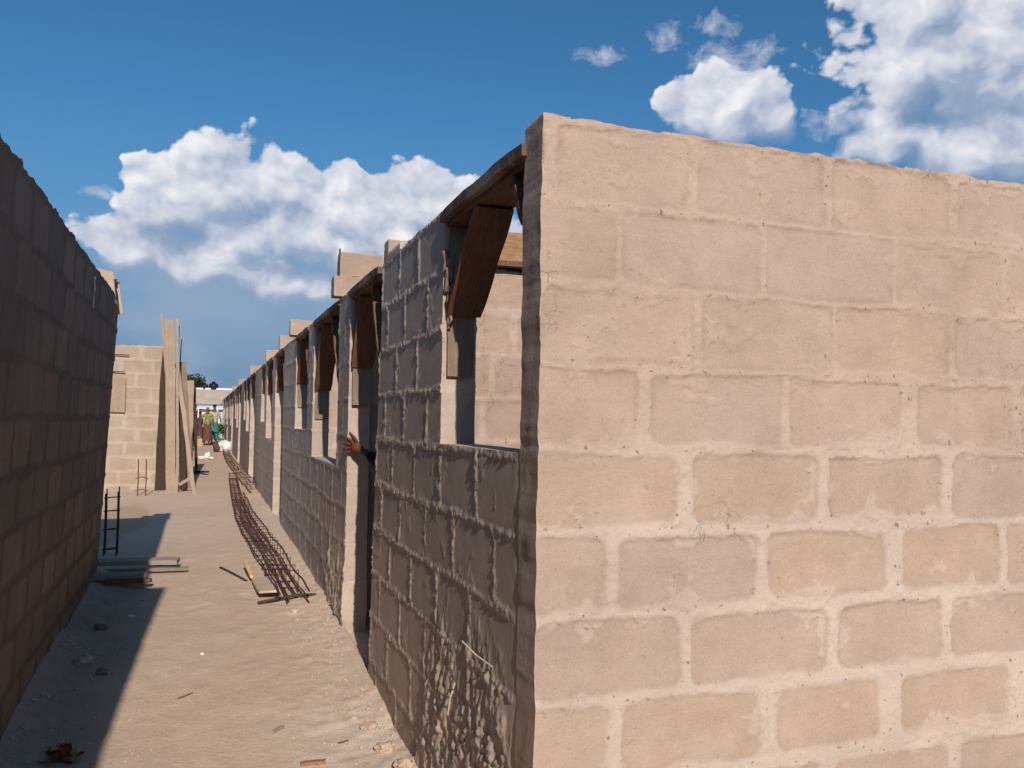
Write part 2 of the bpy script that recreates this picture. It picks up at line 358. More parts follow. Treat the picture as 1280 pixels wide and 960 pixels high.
# ------------------------------------------------------------------ block walls
def cuts(L, brk, res):
    b = sorted(set([0.0, L]+[round(x, 4) for x in brk if 0 < x < L])); out = []
    for a, c in zip(b[:-1], b[1:]):
        n = max(1, int(math.ceil((c-a)/res))); out += list(np.linspace(a, c, n, endpoint=False))
    return np.array(out+[L])
def wall(name, O, U, Nn, L, H, t, ru, rv, material, seed, parent=None, openings=(), top=None, style=None, warp=None, vbot=-.2, colres=None):
    """O base corner at z of nominal 0; U along; Nn outward normal of the detailed face; openings (u0,u1,v0,v1)"""
    st = dict(jh=.006, jw=.016, rough=.002, white_lo=1.0, white_hi=1.0, joints=None, tints=None, block=.5, drip=0, topjag=.008, recess=.002, blur=.006)
    st.update(style or {})
    us = cuts(L, [x for o in openings for x in o[:2]], ru)
    vs = vbot + cuts(H-vbot, [x-vbot for o in openings for x in o[2:] if x < H], rv)
    Ug, Vg = np.meshgrid(us, vs); nu, nv = len(us), len(vs)
    T = (top(Ug) if top else np.full_like(Ug, H))
    jag = st['topjag']*(fbm(Ug*14, Ug*0+seed, seed+60, 4) + 1.2*(vnoise(Ug*5, Ug*0, seed+61) > .72)*vnoise(Ug*40, Ug*0, seed+62))
    lowp = H-.25
    vv = np.where(Vg > lowp, lowp + (Vg-lowp)/(H-lowp)*(T+jag-lowp), Vg) if not top else np.where(Vg > 0, Vg/H*(T+jag), Vg)
    uu = Ug
    # block layout measured from the nominal top down
    cw = vv + .014*fbm(uu*1.3, uu*0+seed, seed+3, 2) + .010*fbm(uu*7, vv*7, seed+4, 4)
    k = np.floor((H-cw)/.2475).astype(int); k = np.clip(k, 0, 40); fy = (H-cw) - k*.2475     # from top of course
    bl = st['block']; rng = np.random.RandomState(seed+100)
    offs = rng.uniform(-.05, .05, 41) + (np.arange(41) % 2)*bl*.5
    if st['joints']:
        for q, x in enumerate(st['joints']): offs[q] = x
    uw = uu + .010*fbm(uu*7, vv*7, seed+7, 4)
    xx = uw - offs[k]; bi = np.floor(xx/bl).astype(int); jj = rng.uniform(-.025, .025, (41, 400))
    jj2 = jj[k, np.clip(bi+50, 0, 399)]; x0 = jj2; x1 = bl + jj[k, np.clip(bi+51, 0, 399)]; fx = xx-bi*bl
    # a point can fall just outside its shifted block; clamp handles it
    cx = (x0+x1)/2; hx = (x1-x0)/2; cy = .12375; hy = .12375
    jw = st['jw']*(1+.8*fbm(uu*2.3, vv*2.3, seed+11, 3)); 
    jwx = jw*(1.15+.9*(_hash(bi, k, seed+5)-.4))
    qx = np.abs(fx-cx)-(hx-jwx); qy = np.abs(fy-cy)-(hy-jw); rr = .012 + .020*sstep(1.8, 1.4, vv)
    qx2 = np.maximum(qx+rr, 0); qy2 = np.maximum(qy+rr, 0)
    sd = np.sqrt(qx2**2+qy2**2) - rr + np.minimum(np.maximum(qx+rr, qy+rr), 0)
    sd = sd + .004*fbm(uu*30, vv*30, seed+13, 3)
    bl_ = st['blur']*(1 - .55*sstep(1.4, 1.8, vv)); mort = sstep(-bl_, bl_, sd + (st['topk']*sstep(1.4, 1.8, vv) if st.get('topk') else 0))
    tint = _hash(bi, k, seed+21)
    if st['tints']:
        for (kk, bb), val in st['tints'].items(): tint = np.where((k == kk) & (bi == bb), val, tint)
    tint = np.clip(tint + .15*fbm(uu*3, vv*3, seed+23), 0, 1)
    rim = np.exp(-(sd/.010)**2)*np.clip(.4+.9*fbm(uu*4, vv*4, seed+29, 3), 0, 1)
    white = st['white_hi'] + (st['white_lo']-st['white_hi'])*sstep(1.75, 1.35, vv+.1*fbm(uu*2, vv*2, seed+31))
    mid = fbm(uu*22, vv*22, seed+41, 4); big = fbm(uu*1.6, vv*1.6, seed+43, 3)
    jamp = np.clip(.55+.75*fbm(uu*5, vv*5, seed+47, 3), .05, 1.5)
    hi = fbm(uu*70, vv*70, seed+45, 2) if st.get('crumb') else 0
    ph = _hash(bi, k, seed+51)
    h = mort*st['jh']*(jamp + 1.1*mid + st.get('crumb', 0)*hi) + st['rough']*mid*(st.get('mid', .6)*(1-mort)+.6*mort) + st.get('wave', .003)*big - (1-mort)*st['recess']*(.5+ph) \
        - .002*rim + (ph-.5)*st.get('step', .003)*(1-mort)
    if st.get('smear'):
        sm_ = fbm(uu*8, vv*9, seed+57, 4) - .48 + .62*np.exp(-np.abs(sd)/.020)*(.35+1.1*vnoise(uu*2.1, vv*2.3, seed+58))
        smk = sstep(0, .05, sm_); h = h + st['smear']*smk*(1+.5*hi); mort = np.maximum(mort, .62*smk)
    if st['drip']:
        dr = (np.clip(vnoise(uu*26+1.2*fbm(uu*6, vv*7, 3), vv*9, seed+71)-.45, 0, 1)*1.3+1.0*np.clip(fbm(uu*48, vv*26, seed+73, 4), 0, 1)+.7*np.clip(fbm(uu*18, vv*13, seed+74, 4), 0, 1))*sstep(.78, .20, vv + .5*fbm(uu*3, uu*0, seed+72))*sstep(st.get('drip_u', 0), st.get('drip_u', 0)-.7, uu)
        h = h + st['drip']*dr
    ue = uu + .005*fbm(vv*12, uu*.7, seed+81, 4)
    if warp: ue, vv, h = warp(ue, vv, h)
    U = np.array(U, float); Nn = np.array(Nn, float); Z = np.array([0, 0, 1.])
    O = np.array(O, float)
    def place(hh, n): return ue[..., None]*U + vv[..., None]*Z + hh[..., None]*Nn*1.0 + n*Nn
    front = place(h, 0.0); back = place(-h*.5, -t)
    uc = (us[:-1]+us[1:])/2; vc = (vs[:-1]+vs[1:])/2; UC, VC = np.meshgrid(uc, vc)
    solid = np.ones_like(UC, bool)
    for (a, b_, c, d) in openings: solid &= ~((UC > a) & (UC < b_) & (VC > c) & (VC < d))
    idx = np.arange(nu*nv).reshape(nv, nu); A = np.stack([mort, tint, rim, white*np.ones_like(mort)], -1)
    q = np.stack([idx[:-1, :-1], idx[:-1, 1:], idx[1:, 1:], idx[1:, :-1]], -1)[solid]
    nf = nu*nv
    parity = np.dot(np.cross(U, Z), Nn) > 0
    qf = q if parity else q[:, ::-1]; qb = (q+nf)[:, ::-1] if parity else (q+nf)
    P = np.concatenate([front.reshape(-1, 3), back.reshape(-1, 3)]); AA = np.concatenate([A.reshape(-1, 4)]*2)
    # side faces: separate verts, several steps through the thickness
    pad = np.zeros((nv+1, nu+1), bool); pad[1:-1, 1:-1] = solid
    E = []
    for (s0, s1, e0, e1) in ((pad[1:-1, 1:], pad[1:-1, :-1], 'v', 0),):
        jv, iu = np.nonzero(s0 != s1); E.append(np.stack([idx[jv, iu], idx[jv+1, iu], (s0[jv, iu]).astype(int)], -1))
    jv, iu = np.nonzero(pad[1:, 1:-1] != pad[:-1, 1:-1]); E.append(np.stack([idx[jv, iu+1], idx[jv, iu], pad[1:, 1:-1][jv, iu].astype(int)], -1))
    E = np.concatenate(E); uq, inv = np.unique(E[:, :2].ravel(), return_inverse=True); inv = inv.reshape(-1, 2)
    NT = 6; fr = front.reshape(-1, 3)[uq]; bk = back.reshape(-1, 3)[uq]; ns = len(uq); base = len(P); SP = []; SA = []
    for s in range(NT+1):
        tt = s/NT; p = fr*(1-tt)+bk*tt
        wob = 0 if s in (0, NT) else 1
        p = p + wob*U*(.0022*fbm(p[:, 2]*9, p[:, 2]*0+tt*3, seed+91, 3)[:, None]) + wob*Z*(.002*fbm((p@U)*11, p[:, 2]*0+tt*3, seed+92, 3)[:, None])*(1 if True else 0)
        SP.append(p); SA.append(A.reshape(-1, 4)[uq])
    SP = np.concatenate(SP); SA = np.concatenate(SA)
    q3 = []
    for s in range(NT):
        a_ = base+s*ns+inv[:, 0]; b2 = base+s*ns+inv[:, 1]; c2 = b2+ns; d2 = a_+ns
        qq = np.stack([a_, b2, c2, d2], -1); fl = (E[:, 2] == 1) ^ (not parity); qq[fl] = qq[fl][:, ::-1]; q3.append(qq)
    q3 = np.concatenate(q3)
    Vx = np.concatenate([P, SP]); Ax = np.concatenate([AA, SA]); Qx = np.concatenate([qf, qb, q3])
    used = np.zeros(len(Vx), bool); used[Qx.ravel()] = True; remap = np.cumsum(used)-1
    sm = np.ones(len(Qx), bool)
    o = big_mesh(name, Vx[used], remap[Qx], material, Ax[used], parent, sm)
    o.location = O
    return o

HT = 2.50
# ---- right-hand building
rb = thing('unfinished_building', 'long roofless building of bare sandcrete blocks right of the dirt path, nearest corner in sun', 'building')
tints = {(4, -1): 1.0, (4, 0): .95, (4, 1): .45, (4, 2): .0, (4, 3): .3, (5, -1): .35, (5, 0): .0, (5, 1): 1.0, (5, 2): 1.0, (5, 3): .9,
         (6, -1): .25, (6, 0): .3, (6, 1): .2, (6, 2): .35, (7, -1): .8, (7, 0): .95, (7, 1): 1.0, (7, 2): .9}
for kk in range(4):
    for bb in range(-1, 8): tints[(kk, bb)] = .15+.7*random.random()
wall('end_wall', (.92, 2.32, 0), (1, 0, 0), (0, -1, 0), 3.7, 2.51, .15, .006, .006, M['block_sun'], 11, rb,
     style=dict(jh=.0036, jw=.020, rough=.0012, white_lo=1.0, white_hi=.15, crumb=.7, step=.006, smear=.0032, joints=[.53, .27, .53, .33, .51, .25, .52, .27, .5, .26, .5], tints=tints, block=.527, topjag=.010, recess=.0020, blur=.009, topk=-.0075), vbot=-.1)
ROW_STYLE = dict(jh=.0029, jw=.013, rough=.0006, crumb=1.6, wave=.0004, mid=.1, smear=.0018, white_lo=.8, white_hi=.8, block=.47, topjag=.010, recess=.002, blur=.006)
def front_wall(y0, y1, openings, res, seed, warp=None, extra=None, t=.15):
    st = dict(ROW_STYLE); st.update(extra or {})
    ops = [(a-y0, b-y0, s, 9) for a, b, s in openings]
    return wall('front_wall', (.92, y0, 0), (0, 1, 0), (-1, 0, 0), y1-y0, 2.475, t, res[0], res[1], M['block_row'], seed, rb, ops, style=st, warp=warp)
def w1(ue, vv, h):
    q_ = sstep(0, .05, ue); h = h*q_ - .004*(1-q_)
    k = sstep(1.2, 2.3, ue); return ue + (1.35-vv)*.085*k, vv - .02*k*sstep(1.5, 2.4, vv), h
front_wall(2.473, 4.80, [(2.45, 3.42, 1.50)], (.0075, .0075), 22, w1, dict(drip=.024, drip_u=1.5, jh=.0030))
front_wall(5.83, 10.9, [(6.33, 7.86, 1.25), (8.3, 9.43, 1.48)], (.016, .014), 23, None, dict(drip=.02, drip_u=1.3))
front_wall(12.2, 17.2, [(12.72, 13.96, 1.27), (14.4, 15.25, 1.52)], (.03, .022), 24)
y = 18.9; s_ = 25; OPS = [(2.473, 3.42, 'w', 1.5), (4.8, 5.83, 'd', 0), (6.33, 7.86, 'w', 1.25), (8.3, 9.43, 'w', 1.48), (10.9, 12.2, 'd', 0), (12.72, 13.96, 'w', 1.27), (14.4, 15.25, 'w', 1.52), (17.2, 18.9, 'd', 0)]
DOORS = [5.83, 12.2, 18.9]
while y < 52:
    front_wall(y, y+5.0, [(y+.5, y+1.8, 1.27), (y+2.25, y+3.15, 1.52)], (.07, .05), s_)
    OPS += [(y+.5, y+1.8, 'w', 1.27), (y+2.25, y+3.15, 'w', 1.52), (y+5.0, y+6.3, 'd', 0)]
    y += 6.3; s_ += 1; DOORS.append(y)
# partition walls across the building (sunlit faces towards the camera), most of them raised by loose courses
PT = dict(jh=.005, jw=.026, rough=.0015, white_lo=.8, white_hi=.5, block=.5, blur=.01)
wall('partition_wall', (1.075, 4.62, 0), (1, 0, 0), (0, -1, 0), 3.4, 2.47, .15, .012, .012, M['block_sun'], 51, rb, style=dict(PT, topjag=.02, joints=[.4, .12, .45, .42, .18, .45, .2]))
for n, yy in enumerate([5.95, 11.0, 12.32, 19.0, 25.3, 31.6, 37.9, 44.2]):
    rs = .02 if n == 0 else (.035 if n < 3 else .08)
    wall('partition_wall', (1.078, yy, 0), (1, 0, 0), (0, -1, 0), 3.4, 2.47, .15, rs, rs, M['block_sun'], 52+n, rb, style=dict(PT, topjag=.012))
wall('rear_wall', (4.62, 2.32, 0), (0, 1, 0), (1, 0, 0), 49, 2.47, .15, .15, .06, M['block_row'], 70, rb, style=dict(ROW_STYLE))

# ---- loose blocks raised on top of the row (each one can be lifted off)
def block_mesh(name, cx, y, z0, L, h, d, seed, material=None, parent=None):
    o = wall(name, (cx-L/2, y, z0), (1, 0, 0), (0, -1, 0), L, h, d, .02, .02, material or M['block_sun'], seed, parent, style=dict(jh=.003, jw=.006, joints=[-.02], block=3.0, topjag=.006, rough=.002), vbot=0)
    return o
G = 'blocks laid loose on top of the right-hand building'
for (cx, y_, z0, L, h, lab) in [
    (1.08, 6.22, 2.485, .44, .15, 'pale block lying lowest of the raised pile above the first doorway'),
    (1.06, 6.24, 2.64, .31, .17, 'pale upright-edged block on top of the pile above the first doorway'),
    (1.31, 6.10, 2.485, .16, .42, 'tallest yellowish block standing on end above the first doorway')]:
    o = block_mesh('sandcrete_block', cx, y_, z0, L, h, .15, int(cx*1000)); tag(o, lab, 'block', G)
for (cx, y_, z0, L, h, lab) in [
    (1.09, 11.5, 2.485, .37, .19, 'tan block at the wall edge above the second doorway'),
    (1.20, 11.45, 2.68, .34, .20, 'square tan block topping the two-high pile above the second doorway'),
    (1.03, 13.9, 2.485, .28, .17, 'flat tan block beyond the two-high pile, past the second doorway'),
    (1.05, 18.7, 2.485, .34, .19, 'first of the distant tan blocks on the wall top, past the third doorway'),
    (1.06, 25.4, 2.485, .32, .18, 'second of the distant tan blocks along the wall top'),
    (1.06, 31.7, 2.485, .30, .18, 'farther tan block near the far end of the wall top')]:
    o = block_mesh('sandcrete_block', cx, y_, z0, L, h, .15, int(y_*100+cx*10)); tag(o, lab, 'block', G)
b = MB()
o = block_mesh('sandcrete_block', .995, 4.33, 2.455, .13, .06, .3, 801, M['block_row']); tag(o, 'small pale chunk of block on the near wall top above its far end', 'block', G)
for cx, dz in ((.892, 2.63), (1.222, 2.64)):
    b = MB(); b.tube([(cx, 6.215, dz+.005), (cx+.003, 6.21, dz+.20)], .007, 6)
    o = b.build('rebar_stub', M['rebar'], None, origin=(cx, 6.215, dz)); tag(o, 'short rusty rod upright at the %s of the top raised block' % ('left end' if cx < 1 else 'right end'), 'rebar', 'rusty rod stubs by the raised blocks')

# ---- lintel formwork
def formwork(y0, y1, label, zt=2.47, dz=.42, run=.34, t0=.90, t1=1.085, cover=True, near=True, seed=0, wide=True, ndz=None, nrun=None):
    ym = (y0+y1)/2; xm = (t0+t1)/2; root = thing('lintel_formwork', label, 'formwork', (xm, ym, zt), 'wooden lintel formwork over the openings')
    O = Vector((xm, ym, zt)); wd = t1-t0
    def bb(name, a, b_, w, t, up, mt, seg=8):
        k = MB(); k.board(Vector(a)-O, Vector(b_)-O, w, t, up, seg, .0025, .006, seed+hash_(name)); return k.build(name, mt, root)
    bb('soffit_board', (xm, y0-.02, zt-.024), (xm, y1+.02, zt-.024), wd, .042, (0, 0, 1), M['wood_edge'] if wide else M['wood_dark'])
    bb('soffit_board', (xm+.012, y0+.012, zt-.054), (xm+.012, y1-.012, zt-.054), wd-.03, .022, (0, 0, 1), M['wood_dark'])
    for sgn, yy in ((1, y0), (-1, y1)):
        if sgn == 1 and not near: continue
        # diagonal haunch board
        dz_, run_ = (ndz or dz, nrun or run) if sgn == 1 else (dz, run)
        a = (xm+.01, yy+sgn*run_, zt-.070); b2 = (xm+.01, yy+sgn*.030, zt-dz_)
        bb('haunch_board', a, b2, wd-.03, .024, (0, sgn*1.0, .3), M['wood_dark'])
        if cover:
            bb('jamb_board', (xm+.004, yy+sgn*.012, zt-.067), (xm+.004, yy+sgn*.012, zt-dz_-(.26 if sgn == -1 else .03)), (wd-.07), .018, (0, 1, 0), M['wood_cover'])
    return root
def hash_(s): return sum(ord(c) for c in s)
formwork(2.473, 3.42, 'nearest stained wooden formwork, over the first window beside the sunlit corner', seed=1, dz=.43, run=.42, ndz=.24, nrun=.13)
formwork(4.80, 5.81, 'dark lintel formwork over the first doorway, above the gripping hand', seed=2, dz=.52, run=.30)
formwork(6.33, 7.86, 'lintel formwork with a long slanted board over the wide window just past the first doorway', seed=3, dz=.62, run=.5)
formwork(8.3, 9.43, 'narrow dark lintel formwork over the small window before the second doorway', seed=4, dz=.5, run=.4)
formwork(10.9, 12.18, 'lintel formwork over the second doorway along the alley', seed=5, dz=.5, run=.35, cover=False)
formwork(12.72, 13.96, 'lintel formwork over the third wide opening, just beyond the second doorway', seed=6, dz=.5, run=.35, cover=False)
formwork(14.4, 15.25, 'lintel formwork over the small window before the third doorway', seed=7, dz=.45, run=.3, cover=False)
for n, (a_, b_, k_, s1_) in enumerate(OPS[7:]):
    if b_ > 47: continue
    formwork(a_, b_-.02, 'distant lintel formwork on the far stretch of the row past the third doorway', seed=8+n, dz=.45, run=.3, cover=False)

# a board of brown formwork standing on the partition seen through the first window
b = MB(); b.board((1.30, 4.66, 2.60), (2.5, 4.66, 2.62), .20, .022, (0, -1, .25), 12, .003, .01, 5)
root = thing('formwork_panel', 'weathered brown board seen through the first window, lying on top of the inner wall', 'panel', (1.9, 4.66, 2.6))
b.build('panel_board', M['wood_brown'], root, origin=(0, 0, 0)).matrix_parent_inverse = Matrix.Translation((-1.9, -4.66, -2.6))
b = MB(); b.board((1.30, 4.70, 2.495), (2.5, 4.70, 2.495), .30, .03, (0, 0, 1), 12, .003, .01, 6)
b.build('bottom_board', M['wood_dark'], root, origin=(0, 0, 0)).matrix_parent_inverse = Matrix.Translation((-1.9, -4.66, -2.6))

# torn reddish bark strip hanging at the far jamb of the first window
b = MB()
rnd = random.Random(4)
for q in range(6):
    x0 = .925+.005*q; z0 = 2.30-.035*q
    pts = [(x0+rnd.uniform(-.006, .012), 3.403-rnd.uniform(.0, .02), z0-.045*i_) for i_ in range(3+q%4)]
    b.tube(pts, [.013*(1-.15*i_)+.003 for i_ in range(len(pts))], 5)
o = b.build('mortar_drip', M['stone_b'], None, True, origin=(.93, 3.41, 2.0)); tag(o, 'reddish torn drip of mortar hanging on the far jamb of the first window', 'mortar')

# ---- left-hand building
lb = thing('unfinished_shed_block', 'shaded dark block building filling the left edge beside the path', 'building')
def lean(ue, vv, h): return ue, vv, h + .042*vv
def ltop(uu):
    yv = uu - 3.0
    z = np.interp(yv, [-3, -.3, 1.45, 3.05, 20], [2.57, 2.57, 3.42, 2.59, 2.57]); return z
LS = dict(jh=.003, jw=.019, crumb=.4, rough=.0025, white_lo=1.0, white_hi=.10, block=.42, topjag=.012, blur=.012, recess=.003)
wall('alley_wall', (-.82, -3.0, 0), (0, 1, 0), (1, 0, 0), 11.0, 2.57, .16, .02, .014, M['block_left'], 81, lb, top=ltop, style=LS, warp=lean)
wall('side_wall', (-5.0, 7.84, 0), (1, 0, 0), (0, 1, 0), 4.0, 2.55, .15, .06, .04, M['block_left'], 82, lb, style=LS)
b = MB()
b.box((-.815, 7.74, 2.63), .20, .34, .23, .08, .035); b.box((-.86, 7.42, 2.60), .14, .30, .14, .0, .04); b.box((-.735, 7.90, 2.60), .07, .13, .30, .2, .03); b.lump((-.76, 7.80, 2.72), .06, .09, .035, 9, .3, 3)
b.build('mortar_lump', M['mortar'], lb, False)
b = MB(); b.tube([(-.70, 6.15, 2.50), (-.697, 6.17, 2.42), (-.70, 6.15, 2.36), (-.705, 6.18, 2.30)], .004, 5)
o = b.build('wire', M['sack'], None, origin=(-.70, 6.15, 2.5)); tag(o, 'thin pale wire hanging near the top of the shaded left wall', 'wire')

# ---- left row farther on
fb = thing('unfinished_block_house', 'sunlit block building farther along the left side behind the standing planks', 'building')
wall('end_wall', (-4.6, 16.5, 0), (1, 0, 0), (0, -1, 0), 3.97, 2.83, .15, .03, .022, M['block_far'], 91, fb, style=dict(jh=.004, jw=.028, rough=.002, white_lo=1, white_hi=.9, block=.5, blur=.01, topjag=.015))
wall('alley_wall', (-.63, 16.655, 0), (0, 1, 0), (1, 0, 0), 24, 2.75, .15, .08, .05, M['block_row'], 92, fb, [(3, 4, 0, 9), (6, 7.2, 1.4, 9), (10, 11, 0, 9), (14, 15, 1.4, 9)], style=ROW_STYLE)
# thin panel & rods on that end wall
b = MB(); b.box((-1.44, 16.46, 1.95), .25, .03, .62, 0, .004)
o = b.build('shutter_panel', M['wood_pale'], None, origin=(-1.44, 16.46, 1.64)); tag(o, 'small narrow board fixed on the sunlit end wall at far left', 'board')
for z_, x0, x1, lb_ in ((2.66, -1.60, -1.27, 'upper short dark rod poking from the sunlit left end wall'), (2.36, -1.62, -1.33, 'lower short dark rod poking from the sunlit left end wall')):
    b = MB(); b.tube([(x0, 16.46, z_), (x1, 16.44, z_-.005)], .010, 6); o = b.build('rebar_rod', M['rebar_dark'], None, origin=(x0, 16.46, z_)); tag(o, lb_, 'rebar')
b = MB(); b.tube([(-.44, 16.75, 2.5), (-.43, 16.75, 3.0)], .011, 6); b.tube([(-.47, 16.76, 2.4), (-.475, 16.76, 3.25)], .008, 6)
o = b.build('rebar_starter', M['rebar_dark'], None, origin=(-.45, 16.75, 2.4)); tag(o, 'thin dark rods rising just right of the standing planks', 'rebar')

# ---- planks leaning on the left building
PG = 'planks leaning on the left building'
def plank(a, b_, w, t, up, mt, lab, seg=10, jit=.006):
    a = Vector(a); k = MB(); k.board(Vector((0, 0, 0)), Vector(b_)-a, w, t, up, seg, jit, .02, hash_(lab))
    o = k.build('plank', mt); o.location = a; return tag(o, lab, 'plank', PG)
plank((-.50, 15.85, .26), (-.615, 16.20, 3.28), .155, .035, (0, -1, .1), M['wood_pale'], 'widest and tallest pale plank standing upright at the corner of the left building')
plank((-.63, 16.22, 2.2), (-.76, 16.32, 3.42), .045, .035, (0, -1, .1), M['wood_pale'], 'short split batten behind the top of the tallest plank, tip leaning left')
plank((-.395, 15.95, .26), (-.50, 16.36, 3.34), .05, .04, (0, -1, .1), M['wood_grey'], 'narrow straight batten just right of the tallest plank')
plank((-.12, 15.6, .26), (-.48, 16.4, 2.52), .07, .05, (0, -1, .2), M['wood_pale'], 'slanting pale plank with its foot farthest out on the path')
plank((-.20, 16.6, .27), (-.40, 16.9, 2.6), .12, .03, (0, -1, .2), M['wood_cover'], 'brown plank behind the slanting one')
plank((-.30, 16.1, .26), (-.42, 16.45, 2.0), .09, .03, (0, -1, .2), M['wood_shadow'], 'short dark plank in the middle of the leaning bunch')
plank((-.43, 15.72, .26), (-.43, 16.25, 1.05), .09, .03, (0, -1, .2), M['wood_pale'], 'short stub plank at the foot of the tallest plank')
plank((-.36, 15.75, .42), (-.14, 15.75, .56), .05, .03, (0, -1, .2), M['wood_pale'], 'short cross piece tying the feet of the leaning planks')
plank((-.30, 20.2, .28), (-.32, 20.6, 2.40), .17, .04, (0, -1, .1), M['wood_pale'], 'broad upright plank farther back past the leaning bunch')
plank((-.12, 20.5, .28), (-.22, 20.9, 2.25), .06, .04, (0, -1, .1), M['wood_shadow'], 'thin dark plank beside the broad upright one farther back')
plank((-.18, 21.4, .30), (.10, 20.2, .36), .10, .04, (0, 0, 1), M['wood_shadow'], 'dark plank end lying on the path below the far upright plank')
# board added only as the shade in the gap beside the end wall
plank((-.70, 16.22, .27), (-.655, 16.44, 2.75), .17, .03, (0, -1, .1), M['wood_shadow'], 'dark board in shadow left of the tallest plank')

# ---- rebar column cage and starter rods
rc = thing('column_cage', 'black rebar column cage standing at the far end of the shaded left wall', 'rebar cage', (-.82, 9.2, gzf(-.82, 9.2)-.02))
for q, (dx, dy) in enumerate(((-.055, -.06), (.055, -.06), (-.055, .06), (.055, .06))):
    b = MB(); b.tube([(dx, dy, 0), (dx+.004, dy, .32), (dx, dy+.003, .62+.02*q)], .007, 6); b.build('vertical_bar', M['rebar_dark'], rc)
for z_ in (.08, .27, .45, .58):
    b = MB(); b.tube([(-.066, -.071, z_), (.066, -.071, z_+.01), (.066, .071, z_), (-.066, .071, z_-.01), (-.066, -.071, z_)], .005, 5); b.build('stirrup', M['rebar_dark'], rc)
rc2 = thing('starter_rods', 'thin rusty starter rods with wire ties before the sunlit left end wall', 'rebar', (-.93, 15.3, gzf(-.93, 15.3)-.02))
for dx in (-.06, .06):
    b = MB(); b.tube([(dx, 0, 0), (dx+.004, 0, .3), (dx-.003, 0, .62)], .010, 6); b.build('vertical_bar', M['rebar'], rc2)
for z_ in (.10, .30):
    b = MB(); b.tube([(-.10, .01, z_), (.0, -.015, z_+.03), (.10, .01, z_-.01)], .007, 5); b.build('tie_wire', M['rebar'], rc2)

# ---- boards lying across the shadow
BG = 'boards lying across the path by the left wall'
def lying(a, b_, w, t, mt, lab, seed):
    a = Vector(a); k = MB(); k.board((0, 0, 0), Vector(b_)-a, w, t, (0, 0, 1), 10, .003, .015, seed); o = k.build('board', mt); o.location = a; return tag(o, lab, 'board', BG)
lying((-.95, 8.36, .30), (-.18, 8.26, .30), .19, .04, M['wood_grey'], 'grey board lying half in sun beyond the left shadow tip', 3)
lying((-.95, 8.10, .262), (-.10, 8.08, .262), .05, .02, M['wood_cover'], 'thin brown batten along the near edge of the sunlit grey board', 4)
lying((-.95, 7.72, .285), (-.40, 7.66, .285), .15, .04, M['wood_grey'], 'grey board lying wholly in shadow, nearer of the two', 5)
lying((-.70, 7.57, .26), (-.36, 7.50, .27), .06, .03, M['wood_dark'], 'dark broken stick at the front edge of the shaded grey board', 6)

# ---- beam cages (rebar lattice) along the right wall
def cage(path, w, h, lab, step=.17, bars=4):
    root = thing('beam_cage', lab, 'rebar cage', path[0], 'rusty rebar beam cages lying along the right wall')
    O = Vector(path[0]); P = []
    n = len(path)
    for a, c in zip(path[:-1], path[1:]):
        a = Vector(a); c = Vector(c); k = max(1, int((c-a).length/.12))
        for q in range(k): P.append(a.lerp(c, q/k))
    P.append(Vector(path[-1]))
    # smooth
    for _ in range(6): P = [P[0]] + [(P[i-1]+P[i]*2+P[i+1])/4 for i in range(1, len(P)-1)] + [P[-1]]
    rnd = random.Random(hash_(lab))
    offs = [(-w/2, 0), (w/2, 0), (-w/2, h), (w/2, h), (0.0, h*.1), (w*.22, h*.8)][:bars]
    for o_ in offs:
        b = MB(); pts = []
        for i_, p in enumerate(P):
            d = (P[min(i_+1, len(P)-1)]-P[max(i_-1, 0)]).normalized(); sd = d.cross(Vector((0, 0, 1))).normalized()
            zg = gzf(p.x, p.y) + .012
            pts.append(Vector((p.x, p.y, zg)) + sd*(o_[0]+.008*math.sin(i_*.5+o_[0]*40)) + Vector((0, 0, o_[1]+.01*math.sin(i_*.37+o_[1]*30))) - O)
        d0 = (pts[0]-pts[1]).normalized(); pts.insert(0, pts[0]+d0*rnd.uniform(.12, .34)+Vector((0, 0, -o_[1]*.4)))
        b.tube(pts, .0075, 5); b.build('long_bar', M['rebar'], root)
    s = 0; last = P[0]; acc = 0; cnt = 0
    for i_ in range(1, len(P)-1):
        acc += (P[i_]-P[i_-1]).length
        if acc > step and cnt < 95:
            acc = 0; cnt += 1; p = P[i_]; d = (P[i_+1]-P[i_-1]).normalized(); sd = d.cross(Vector((0, 0, 1))).normalized()
            zg = gzf(p.x, p.y)+.008; k = d*rnd.uniform(-.06, .06); q0 = Vector((p.x, p.y, zg))-O; b = MB()
            w2 = w/2+.009
            b.tube([q0-sd*w2, q0+sd*w2, q0+sd*w2+k+Vector((0, 0, h+.02)), q0-sd*w2+k+Vector((0, 0, h+.02)), q0-sd*w2, q0-sd*w2*.2], .0048, 4); b.build('stirrup', M['rebar'], root)
    return root
def pz(x, y): return (x, y, gzf(x, y))
cage([pz(.63, 6.95), pz(.60, 8.0), pz(.55, 9.4), pz(.49, 11.5), pz(.52, 14.5), pz(.60, 19.0)], .13, .10, 'longest rusty rebar beam cage, its splayed ends nearest, lying on the path', .22, 5)
cage([pz(.70, 6.9), pz(.66, 8.2), pz(.62, 9.8), pz(.56, 11.6), pz(.56, 14.2)], .12, .12, 'second rusty cage squeezed between the longest cage and the wall', .24, 4)
cage([pz(.86, 15.5), pz(.78, 19.0), pz(.70, 25.0), pz(.72, 31.0)], .16, .11, 'farther rusty beam cage running up to the white sack', .35)

